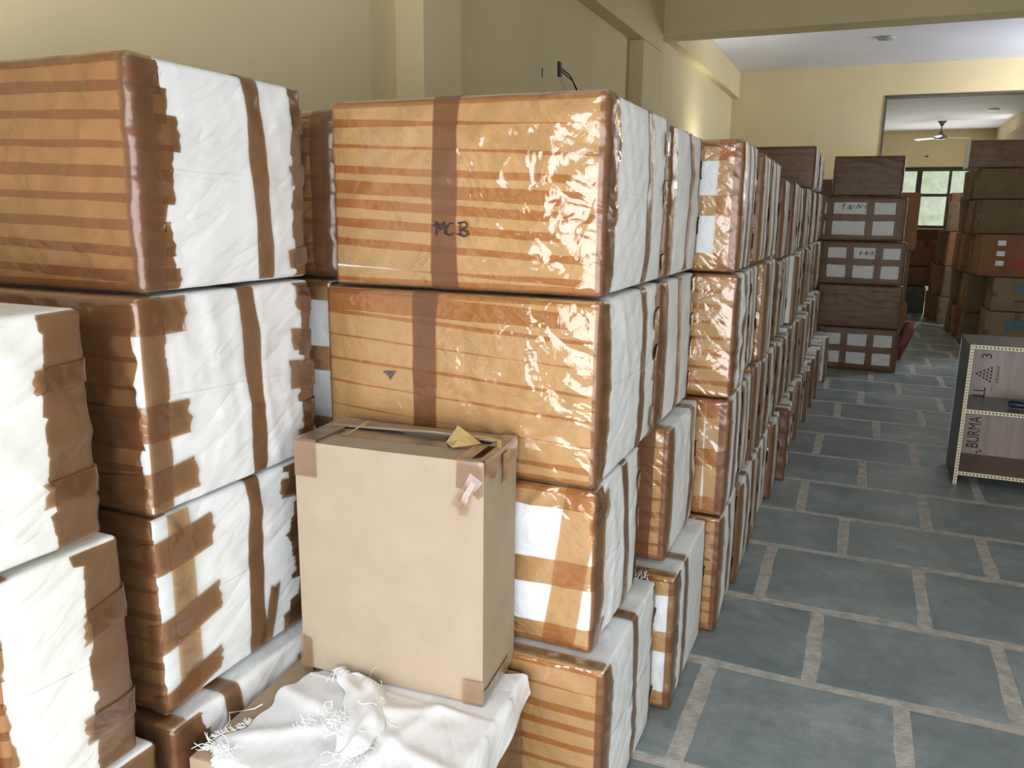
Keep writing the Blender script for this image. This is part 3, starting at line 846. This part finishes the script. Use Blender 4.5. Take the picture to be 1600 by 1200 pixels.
# corrugated edge of the lifted flap
V, Fc = [], []
n = 90
for i in range(n):
    x = -hx+.025+(cW-.06)*i/n; x2 = x+(cW-.06)/n*.55; zt = cH+.0125+.007*math.sin(math.pi*i/n)
    n0 = len(V)
    V += [(x, .0305, zt-.0045), (x2, .0305, zt-.0045), (x2, .0305, zt-.001), (x, .0305, zt-.001)]; Fc.append([n0, n0+1, n0+2, n0+3])
o = link('corrugated_edge', mesh('corrugated_edge', V, Fc, M['card_inner'], False), ct)
# tape on the corners (part of the carton)
M['ctape'] = mat_tape('carton_tape', trans=.55, tc=(.9, .72, .55), base=(.36, .23, .14), gloss=.25, bstr=.2)
TT = M['ctape']
cs2 = Surf(cW, cD, cH+.006, r=.004, puff=.0, wr=0, seed=9, res=.02)
Z = cH+.006
cs2.patch('tape_strip', 'X', Z-.085, Z+cD*.98, -hx-.0, -hx+.058, TT, ct, off=.004, jag=(.0, .0))
cs2.patch('tape_strip', 'X', Z-.075, Z+.105, hx-.062, hx-.002, TT, ct, off=.004, jag=(.02, .0))
cs2.patch('tape_strip', 'Y', Z-.035, Z+.03, -hy+.003, hy-.002, TT, ct, off=.004, cjag=(0, 0), jag=(.012, .0))
cs2.patch('tape_strip', 'X', -.01, .06, hx-.045, hx-.001, TT, ct, off=.008, jag=(0, .0))
cs2.patch('tape_strip', 'Y', -.01, .035, -hy+.002, hy-.05, TT, ct, off=.005, jag=(0, .004))
cs2.patch('tape_strip', 'X', -.01, .085, -hx+.0, -hx+.03, TT, ct, off=.008, jag=(0, .01))
cs2.patch('tape_strip', 'Y', Z-.075, Z-.01, -.005, .04, TT, ct, off=.0075, jag=(.015, 0))
cs2.patch('tape_strip', 'Z', .006, cW*.78, 0, 0.001, TT, ct) if False else None
boxes('tape_strip', [(-hx+.06, hx-.06, -.030, .026, cH+.0042, cH+.0048)], TT, ct)
# loose torn tape: hanging strip at the right front corner, yellow crumpled piece, thin curl
def ribbon(name, centre, wid, m, parent, up_=(0, 0, 1)):
    V, Fc = [], []
    c = [Vector(p) for p in centre]
    for i, p in enumerate(c):
        t = (c[min(i+1, len(c)-1)]-c[max(i-1, 0)]).normalized(); sd = t.cross(Vector(up_)).normalized()
        w_ = wid[i] if isinstance(wid, (list, tuple)) else wid
        V += [p-sd*w_/2, p+sd*w_/2]
    for i in range(len(c)-1): Fc.append([2*i, 2*i+2, 2*i+3, 2*i+1])
    return link(name, mesh(name, V, Fc, m), parent)
ribbon('torn_tape', [(hx-.015, -hy-.004, cH-.03), (hx-.03, -hy-.010, cH-.055), (hx-.045, -hy-.011, cH-.075), (hx-.060, -hy-.013, cH-.10)], [.035, .028, .024, .020], TT, ct, (0, 1, 0))
ribbon('torn_tape', [(hx-.02, -hy-.006, cH-.04), (hx-.035, -hy-.016, cH-.07), (hx-.04, -hy-.020, cH-.09), (hx-.043, -hy-.018, cH-.115)], [.012, .014, .018, .016], TT, ct, (0, 1, 0))
V = [(.10, .0, cH+.006), (.135, -.045, cH+.010), (.17, -.02, cH+.012), (.185, .01, cH+.010), (.135, .03, cH+.028), (.125, .012, cH+.046), (.15, .016, cH+.030), (.14, -.02, cH+.022)]
link('crumpled_tape', mesh('crumpled_tape', V, [[0, 1, 7], [1, 2, 7], [2, 6, 7], [2, 3, 6], [3, 4, 6], [0, 7, 5], [7, 6, 5], [4, 5, 6], [0, 5, 4]], M['masking'], False), ct)
ribbon('torn_tape', [(.15, .02, cH+.022), (.19, .025, cH+.022), (.225, .02, cH+.018), (.235, -.01, cH+.008)], [.02, .018, .012, .008], M['masking'], ct)
ribbon('tape_curl', [(-.10, .05, cH+.022), (-.115, .03, cH+.030), (-.12, .0, cH+.024), (-.14, -.03, cH+.010), (-.15, -.04, cH+.012)], [.010, .009, .008, .007, .012], M['masking'], ct)

# ------------------------------------------------------------------ low carton and the sack over it
kt = empty('low_carton', (-.935, 1.385, 0), math.radians(4)); tag(kt, 'low wide cardboard carton under the tall carton and white sack', 'carton')
kW, kD, kH = .545, .545, .435
ks = Surf(kW, kD, kH, r=.006, puff=.004, wr=.0008, seed=77, res=.03)
ks.body('carton_body', M['card_dark'] if False else simple('dusty_card', (.40, .30, .20), .8, .08, 8, .1, 60, .2), kt)
ks.patch('tape_strip', 'Z', kW-.01, kW+kD*.97, .01, kH-.01, M['film'], kt, off=.003)
ks.patch('tape_strip', 'Z', kW+kD*.5, kW+kD*.99, .01, kH-.01, M['tape'], kt, off=.005, jag=(.02, 0))
ks.patch('tape_strip', 'Z', .02, kW+.04, kH-.10, kH-.03, M['tape'], kt, off=.005)

# sack cloth: sheet with folds, thickness, frayed hem
rs = np.random.RandomState(8)
nu, nv = 90, 90
zt = kH+.006
def sackpt(u, v):
    # u left->right, v back->front
    bl = np.array([-1.135, 1.50]); br = np.array([-.650, 1.665]); fl_ = np.array([-1.15, 1.08]); fr_ = np.array([-.575, 1.02])
    p = (1-v)*((1-u)*bl+u*br)+v*((1-u)*fl_+u*fr_)
    x, y_ = p
    x += .010*math.sin(v*11+1)*(1-u)+.006*math.sin(v*29)*(1-u)**2
    y_ += .008*math.sin(u*13)
    z = zt
    nz = mn.noise(Vector((x*5, y_*5, .3)))*.006+mn.noise(Vector((x*11, y_*19, 2.3)))*.002
    fold = 0
    for (a, b, c0, wdt, amp) in ((.9, .35, -.35, .03, .012), (.6, -.8, -1.62, .022, .012), (.2, .98, 1.10, .02, .010), (.97, -.2, -1.05, .018, .009), (.8, .6, .03, .014, .008)):
        d = a*x+b*y_-c0; fold += amp*math.exp(-(d/wdt)**2)
    # crumpled lump in the middle, in front of the tall carton
    l1 = math.exp(-(((x+.93)/.10)**2+((y_-1.37)/.055)**2)); l2 = math.exp(-(((x+.86)/.045)**2+((y_-1.27)/.09)**2))
    if x > -.667+(1.66-y_)*.068: fold = nz = 0
    z += max(0, nz+.004)+.6*fold+.020*l1+.010*l2*(1+.3*math.sin(x*60))
    # under the tall carton it is pressed flat
    if y_ > 1.44+.02*(x+.9): z = zt+.002+(z-zt)*max(0, 1-(y_-1.44)/.02) if y_ < 1.46 else zt+.002
    # falls over the right side and the front edge
    xe = -.667+(1.66-y_)*.068
    ex = x-xe
    if ex > 0: z -= ex*3.2; x = xe+.008+min(ex*.35, .05)+.003*math.sin(y_*34)
    ey = (1.112)-y_
    if ey > 0: z -= ey*2.2; y_ = 1.10-ey*.15
    return (x, y_, z)
V, Fc = [], []
for i in range(nu+1):
    for j in range(nv+1):
        uu, vv = i/nu, j/nv
        hole = 0
        V.append(sackpt(uu, vv))
n1 = nv+1
cut = lambda i, j: (28 < i < 42 and j > 84-3*math.sin(i*1.3)) or (i < 10 and j > 80+i)
for i in range(nu):
    for j in range(nv):
        if cut(i, j): continue
        Fc.append([i*n1+j, i*n1+j+1, (i+1)*n1+j+1, (i+1)*n1+j])
sk = link('white_sack', mesh('white_sack', V, Fc, mat_cloth('sack_white', (.87, .89, .91))))
tag(sk, 'empty white woven sack with frayed edges spread over the low carton', 'sack')
# top fold flap: a second layer, twisted, with fringe
V2, Fc2 = [], []
mu, mv = 22, 30
LE = [(-1.075, 1.440), (-1.03, 1.405), (-.985, 1.365), (-.945, 1.30), (-.915, 1.235), (-.895, 1.185)]
RE = [(-.985, 1.455), (-.925, 1.435), (-.885, 1.385), (-.855, 1.32), (-.840, 1.25), (-.862, 1.195)]
def lerp_(L_, t):
    t = t*(len(L_)-1); i = min(int(t), len(L_)-2); t -= i
    return (L_[i][0]*(1-t)+L_[i+1][0]*t, L_[i][1]*(1-t)+L_[i+1][1]*t)
for i in range(mu+1):
    for j in range(mv+1):
        u, v = i/mu, j/mv
        a_, b_ = lerp_(LE, v), lerp_(RE, v)
        x = a_[0]*(1-u)+b_[0]*u; yy = a_[1]*(1-u)+b_[1]*u
        lump = .026*math.sin(math.pi*min(1, u*.9+.1))**.6*(.65+.35*math.sin(v*3.1))*(1 if v < .85 else max(.25, (1-v)*6.6))
        crease = .007*math.sin(u*9+v*2.5)*math.sin(math.pi*u)
        z = kH+.026+lump+crease+.002*math.sin(v*19+u*5)
        V2.append((x+.004*math.sin(v*23), min(yy, 1.452), z))
for i in range(mu):
    for j in range(mv):
        a = i*(mv+1)+j; Fc2.append([a, a+1, a+mv+2, a+mv+1])
link('folded_hem', mesh('folded_hem', V2, Fc2, sk.data.materials[0]), sk)
# fringe threads (stuff)
TV, TF = [], []
def thread(p, d, L, wgl):
    global TV, TF
    p = Vector(p); d = Vector(d).normalized(); n0 = len(TV); seg = 6; r_ = .0009
    a = d.orthogonal().normalized(); b = d.cross(a)
    ph1, ph2 = rs.uniform(0, 6.3, 2)
    for k in range(seg+1):
        t = k/seg
        c = p+d*L*t+a*wgl*math.sin(t*5+ph1)*t+b*wgl*math.sin(t*4+ph2)*t
        c.z = max(c.z, .43 if c.y > 1.11 and c.x < -.64 else .2)
        for g in range(3):
            an = g*2.094; TV.append(c+r_*(math.cos(an)*a+math.sin(an)*b))
    for k in range(seg):
        for g in range(3):
            TF.append([n0+k*3+g, n0+k*3+(g+1) % 3, n0+k*3+3+(g+1) % 3, n0+k*3+3+g])
for k in range(60):   # hem of the twisted flap
    i = rs.randint(0, mu+1); j = rs.choice([0, 1, 2, mv, mv-1]) if rs.rand() < .5 else rs.randint(0, mv)
    p = V2[(mu if rs.rand() < .6 else i)*(mv+1)+j]
    thread((p[0], p[1], p[2]+.001), (rs.uniform(-1, 1), rs.uniform(-1.2, .2), rs.uniform(-.2, .25)), rs.uniform(.02, .05), .008)
for k in range(150):  # along the left-front hem
    i = rs.randint(0, 45); p = sackpt(i/nu, 1-.0*rs.rand()-(.06 if 28 < i < 42 else .10 if i < 10 else 0))
    thread((p[0], p[1]+.01, p[2]+.004), (rs.uniform(-.8, .8), rs.uniform(-1, .2), rs.uniform(.0, .5)), rs.uniform(.015, .045), .006)
for k in range(60):
    v = rs.uniform(.62, .92); p = sackpt(0, v)
    thread((p[0], p[1], p[2]+.003), (-1, rs.uniform(-.6, .6), rs.uniform(0, .3)), rs.uniform(.008, .022), .004)
for k in range(60):
    x = rs.uniform(-.99, -.90); yv = rs.uniform(1.22, 1.30)
    thread((x, yv, .478), (rs.uniform(-1, 1), rs.uniform(-.6, .6), .15), rs.uniform(.02, .04), .010)
ff = link('frayed_threads', mesh('frayed_threads', TV, TF, M['thread'], False), sk); ff['kind'] = 'stuff'
tube('loose_thread', [(-1.15, 1.14, kH+.01), (-1.17, 1.155, kH+.012), (-1.168, 1.19, kH+.02), (-1.18, 1.21, kH+.015), (-1.19, 1.22, kH+.025), (-1.155, 1.26, kH+.02), (-1.14, 1.27, kH+.03)], .0014, M['thread'], sk, 5)

# ------------------------------------------------------------------ black shelf unit at the right
su = empty('shelf_unit', (.61, 5.23, 0)); tag(su, 'black open shelf unit with cream rope-patterned edges at the right picture edge', 'shelf unit')
SW, SD, SH = .95, .46, .835
boxes('side_panel', [(0, .018, .004, SD, 0, SH-.02)], M['black_lam'], su, .001)
boxes('side_panel', [(SW-.018, SW, .004, SD, 0, SH-.02)], M['black_lam'], su, .001)
boxes('top_panel', [(-.004, SW+.004, .002, SD+.01, SH-.02, SH)], M['black_lam'], su, .001)
boxes('shelf_board', [(.018, SW-.018, .004, SD-.01, .44, .456)], M['shelf_in'], su, .001)
boxes('bottom_board', [(.018, SW-.018, .004, SD-.01, .062, .08)], M['shelf_brown'], su, .001)
boxes('back_panel', [(.018, SW-.018, SD-.010, SD-.002, .05, SH-.02)], M['ply'], su)
boxes('metal_edge', [(-.003, .002, SD-.003, SD+.004, .11, SH-.02)], simple('aluminium_edge', (.6, .6, .6), .3, .02, 5, 0, 1, .5), su)
for nm, bx in (('edge_band', (0, .020, -.002, .004, 0, SH)), ('edge_band', (SW-.02, SW, -.002, .004, 0, SH)), ('edge_band', (.02, SW-.02, -.002, .004, SH-.022, SH)),
               ('edge_band', (.02, SW-.02, -.002, .004, .436, .458)), ('edge_band', (.02, SW-.02, -.002, .004, .060, .082))):
    eb = boxes(nm, [bx], M['cream_edge'], su, .001)
    V, Fc = [], []
    vert = (bx[5]-bx[4]) > .1
    L = (bx[5]-bx[4]) if vert else (bx[1]-bx[0]); n = int(L/.018)
    for i in range(n):
        t = (i+.5)/n*L; n0 = len(V)
        if vert:
            x0_, z0_ = (bx[0]+bx[1])/2, bx[4]+t; pts = [(-.005, -.005), (.004, -.001), (.005, .005), (-.004, .001)]
        else:
            x0_, z0_ = bx[0]+t, (bx[4]+bx[5])/2; pts = [(-.006, .004), (.001, .005), (.006, -.004), (-.001, -.005)]
        for (a, b) in pts: V.append((x0_+a, -.0028, z0_+b))
        Fc.append([n0, n0+1, n0+2, n0+3])
    link('rope_pattern', mesh('rope_pattern', V, Fc, M['black'], False), eb)


def text(body, size, loc, rot, m, parent, sx=1., extrude=.0006, name='printed_lettering'):
    cu = bpy.data.curves.new('t', 'FONT'); cu.body = body; cu.size = size; cu.extrude = extrude; cu.resolution_u = 3
    tmp = bpy.data.objects.new('t', cu); COL.objects.link(tmp)
    dg = bpy.context.evaluated_depsgraph_get(); me = bpy.data.meshes.new_from_object(tmp.evaluated_get(dg))
    bpy.data.objects.remove(tmp)
    me.materials.clear(); me.materials.append(m)
    o = link(name, me, parent); o.location = loc; o.rotation_euler = rot; o.scale = (sx, 1, 1)
    return o


# lettering on the back panel reads upwards
yb = SD-.0115
RB = (math.radians(90), math.radians(-90), 0)
for (t, sz, x, z, sxx) in (('BURMA', .098, .165, .118, .63), ('H', .100, .165, .345, .6), ('I', .100, .165, .412, .6), ('LL', .100, .165, .452, .62)):
    text(t, sz, (x, yb, z), RB, M['black'], su, sxx)
text('plywood', .028, (.225, yb, .545), RB, M['black'], su, 1.1)
text('3', .080, (.175, yb, .690), RB, M['black'], su, 1.)
for zc in (.062, .595):
    for row in range(4):
        n = 5-row if False else row+1
        # triangle of small triangles, apex to the left
    V, Fc = [], []
    for row in range(5):
        xx = .105+row*.019
        for k in range(row+1):
            zz = zc+(k-row/2)*.021; n0 = len(V)
            if zz < .088: continue
            V += [(xx-.009, yb, zz), (xx+.006, yb, zz-.0095), (xx+.006, yb, zz+.0095)]; Fc.append([n0, n0+1, n0+2])
    V = [(a, b, max(c, .083)) for a, b, c in V]
    link('printed_emblem', mesh('printed_emblem', V, Fc, M['black'], False), su)
V, Fc = [], []
rq = random.Random(2)
for k in range(34):
    z = .14+k*.0155
    if .43 < z < .47 or z > .53: continue
    n0 = len(V); h = .006
    V += [(.193, yb, z), (.199, yb, z), (.199, yb, z+h), (.193, yb, z+h)]; Fc.append([n0, n0+1, n0+2, n0+3])
link('small_print', mesh('small_print', V, Fc, M['card_inner'], False), su)
# dark tool lying on the shelf
tl = empty('black_handle', (.98, 5.37, .458)); tag(tl, 'dark tool handle lying on the middle shelf of the shelf unit', 'tool')
prof = [(-.12, .016), (-.11, .024), (-.05, .021), (.03, .015), (.12, .012), (.2, .014)]
V, Fc = [], []
for (x, r_) in prof:
    for k in range(10):
        g = 2*math.pi*k/10; V.append((x, r_*1.2*math.cos(g)-.12*x, .024+r_*.9*math.sin(g)))
for i in range(len(prof)-1):
    for k in range(10): Fc.append([i*10+k, i*10+(k+1) % 10, (i+1)*10+(k+1) % 10, (i+1)*10+k])
Fc.append(list(range(10))); Fc.append([50+k for k in range(10)])
link('grip', mesh('grip', V, Fc, simple('dark_rubber', (.02, .03, .05), .4, .1)), tl)


# ------------------------------------------------------------------ cartons on the right and in the far room
def carton(label, x0, x1, y0, y1, z0, z1, m='card_dark', rz=0, group=None, name='carton', tape_=True, logo=None, lean=(0, 0), flaps=False, tilt=None):
    W, D, H = x1-x0-.01, y1-y0-.01, z1-z0-.004
    o = empty(name, ((x0+x1)/2, (y0+y1)/2, z0), rz); tag(o, label, 'carton', group or 'cartons piled on the right and in the far room')
    if tilt: o.rotation_euler = tilt
    NB[0] += 1
    s = Surf(W, D, H, r=.008, puff=.006, wr=.001, seed=NB[0]+900, res=.06, lean=lean)
    s.body('carton_body', M[m], o)
    if tape_:
        s.patch('tape_strip', 'X', H*.75, H+D*.9, -.03, .03, M['film_far'], o, off=.003)
        s.patch('tape_strip', 'Z', -.10, .05, H/2-.03, H/2+.03, M['film_far'], o, off=.003)
    if logo == 'blue':
        yb_ = -D/2-.009
        V = [(-.12, yb_, .6*H), (.16, yb_, .6*H), (.16, yb_, .82*H), (-.12, yb_, .86*H), (-.10, yb_, .72*H), (.02, yb_, .66*H)]
        V = [(-.12, yb_, .82*H), (.18, yb_, .82*H), (.18, yb_, .58*H), (.10, yb_, .52*H), (0, yb_, .60*H), (-.12, yb_, .52*H)]
        link('printed_logo', mesh('printed_logo', V, [[0, 5, 4, 1], [1, 4, 3, 2]], M['blue_print'], False), o)
        boxes('handle_slot', [(-.10, .10, yb_-.001, yb_+.002, .30*H, .33*H)], M['black'], o)
    if logo == 'red':
        yb_ = -D/2-.009
        for zf in (.80, .55, .32):
            boxes('white_sticker', [(-.20, -.12, yb_-.002, yb_+.002, zf*H-.028, zf*H+.028)], M['white_label'], o)
        V = []; n = 20
        for k in range(n): V.append((.08+.16*math.cos(6.283*k/n), yb_, .33*H+.055*math.sin(6.283*k/n)))
        link('printed_logo', mesh('printed_logo', V, [list(range(n))[::-1]], M['red_print'], False), o)
    if logo == 'arrow':
        yb_ = -D/2-.009
        link('printed_arrow', mesh('printed_arrow', [(-.02, yb_, .2*H), (.02, yb_, .2*H), (.02, yb_, .7*H), (.05, yb_, .7*H), (0, yb_, .88*H), (-.05, yb_, .7*H), (-.02, yb_, .7*H)], [[0, 1, 2, 3, 4, 5, 6]], M['black'], False), o)
    if flaps:
        for (sg, an) in ((-1, 35), (1, 55)):
            f = boxes('flap', [(-W/2, W/2, -.003, .003, 0, D*.5)], M[m], o); f.location = (0, sg*(D/2-.01), H+.004); f.rotation_euler = (math.radians(-sg*an), 0, 0)
    return o, s


# front stack on the right
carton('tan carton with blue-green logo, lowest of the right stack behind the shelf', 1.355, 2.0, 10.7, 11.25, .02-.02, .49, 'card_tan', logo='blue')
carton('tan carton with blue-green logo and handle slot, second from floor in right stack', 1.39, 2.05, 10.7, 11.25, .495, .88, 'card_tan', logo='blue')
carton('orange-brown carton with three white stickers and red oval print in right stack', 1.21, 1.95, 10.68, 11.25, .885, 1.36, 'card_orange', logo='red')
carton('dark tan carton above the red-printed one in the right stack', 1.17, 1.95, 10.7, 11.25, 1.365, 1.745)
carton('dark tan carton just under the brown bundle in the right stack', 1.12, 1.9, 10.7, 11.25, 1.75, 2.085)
bundle('dark brown bundle on top of the right stack of cartons', .98, 1.75, 10.7, 11.25, 2.09, 2.39, front='film', res=.04, vside=[.2], corner=.03, name='wrapped_bundle', wr=.005)
# side row going back towards the far room
rr = random.Random(3)
pos = [(11.27, 11.62, 1.19), (11.64, 12.0, 1.2), (12.02, 12.38, 1.17), (12.4, 12.8, 1.15), (13.3, 13.7, 1.05), (13.72, 14.1, 1.0), (14.12, 14.5, .95)]
pn = ['right behind the sticker stack', 'second column back on the right', 'third column back on the right', 'just before the wide opening', 'just inside the far room', 'second column inside the far room', 'third column inside the far room']
lv6 = [0, .40, .85, 1.34, 1.76, 2.14]
ln6 = ['on the floor', 'second up', 'third up', 'fourth up', 'top']
for c, (ya, yb_, xl) in enumerate(pos):
    nl = [5, 5, 5, 5, 4, 3, 2][c]
    for l in range(nl):
        x = xl+rr.uniform(-.03, .04)
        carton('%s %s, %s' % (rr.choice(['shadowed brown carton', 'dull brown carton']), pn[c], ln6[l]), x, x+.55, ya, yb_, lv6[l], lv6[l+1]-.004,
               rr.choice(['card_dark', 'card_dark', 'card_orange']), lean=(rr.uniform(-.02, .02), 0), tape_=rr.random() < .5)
# clutter in the far room
carton('grey-green carton on the far room floor in the aisle end', .50, .98, 14.7, 15.2, 0, .42, 'grey_sack', name='floor_carton')
carton('small dark carton beside the grey-green one at the aisle end', .30, .55, 14.4, 14.7, 0, .36, 'card_dark')
carton('red-brown carton lying across the aisle end pile', .55, 1.05, 14.9, 15.4, .425, .74, 'card_orange')
carton('torn orange-brown carton with open flaps on the aisle end pile', .62, 1.08, 14.9, 15.35, .75, 1.16, 'card_orange', flaps=True, rz=.3)
carton('dark brown carton on the aisle end pile, right of the torn one', 1.10, 1.5, 15.2, 15.7, 0, .72, 'card_dark')
carton('dark carton stacked on the right of the aisle end pile', 1.12, 1.5, 15.2, 15.7, .725, 1.22, 'card_dark')
carton('tall orange carton with black arrow in front of the window', 1.16, 1.45, 14.1, 14.5, .86, 1.34, 'card_orange', name='carton')
carton('orange carton with black arrow highest in front of the window', 1.13, 1.42, 14.1, 14.5, 1.345, 1.90, 'card_orange', logo='arrow')
carton('tan carton lowest under the arrow carton by the window', 1.16, 1.5, 14.52, 14.9, 0, .85, 'card_dark')
# behind the five-high stack
carton('orange-brown carton peeping out right of the far five-high stack', .0, .49, 9.9, 10.4, 1.18, 1.80, 'card_orange', rz=.1)
carton('brown carton below, behind the far five-high stack', .0, .47, 9.9, 10.4, .60, 1.175, 'card_dark')
carton('floor carton behind the far five-high stack', .0, .50, 9.9, 10.4, 0, .595, 'card_orange')
bundle('bundle with orange end behind the aisle row, against the far wall', -1.0, -.30, 9.5, 10.0, 1.45, 1.92, front='film', res=.04, vside=[.2], corner=.03, wr=.005)
bundle('bundle under the orange-ended bundle by the far wall', -1.0, -.30, 9.5, 10.0, .95, 1.445, front='film', res=.05, vside=[.2], corner=.03)
bundle('second-level bundle behind the aisle row by the far wall', -1.0, -.30, 9.5, 10.0, .48, .945, front='film', res=.05, vside=[.2], corner=.03)
bundle('floor bundle behind the aisle row by the far wall', -1.0, -.30, 9.5, 10.0, 0, .475, front='film', res=.05, vside=[.2], corner=.03)
rn = empty('tape_roll', (.47, 9.62, .0)); tag(rn, 'round reddish roll standing on the floor right of the far stack', 'roll')
V, Fc = [], []
for (xx, r_) in ((-.05, .10), (-.05, .21), (-.03, .22), (.03, .22), (.05, .21), (.05, .10)):
    for k in range(28):
        g = 2*math.pi*k/28; V.append((r_*math.cos(g)*.35+xx, r_*math.sin(g)*.9-.0+0*xx, .222+r_*math.cos(g)))
for i in range(6):
    for k in range(28):
        j = (i+1) % 6; Fc.append([i*28+k, i*28+(k+1) % 28, j*28+(k+1) % 28, j*28+k])
link('roll_body', mesh('roll_body', V, Fc, simple('red_brown_plastic', (.16, .04, .03), .5, .2)), rn)
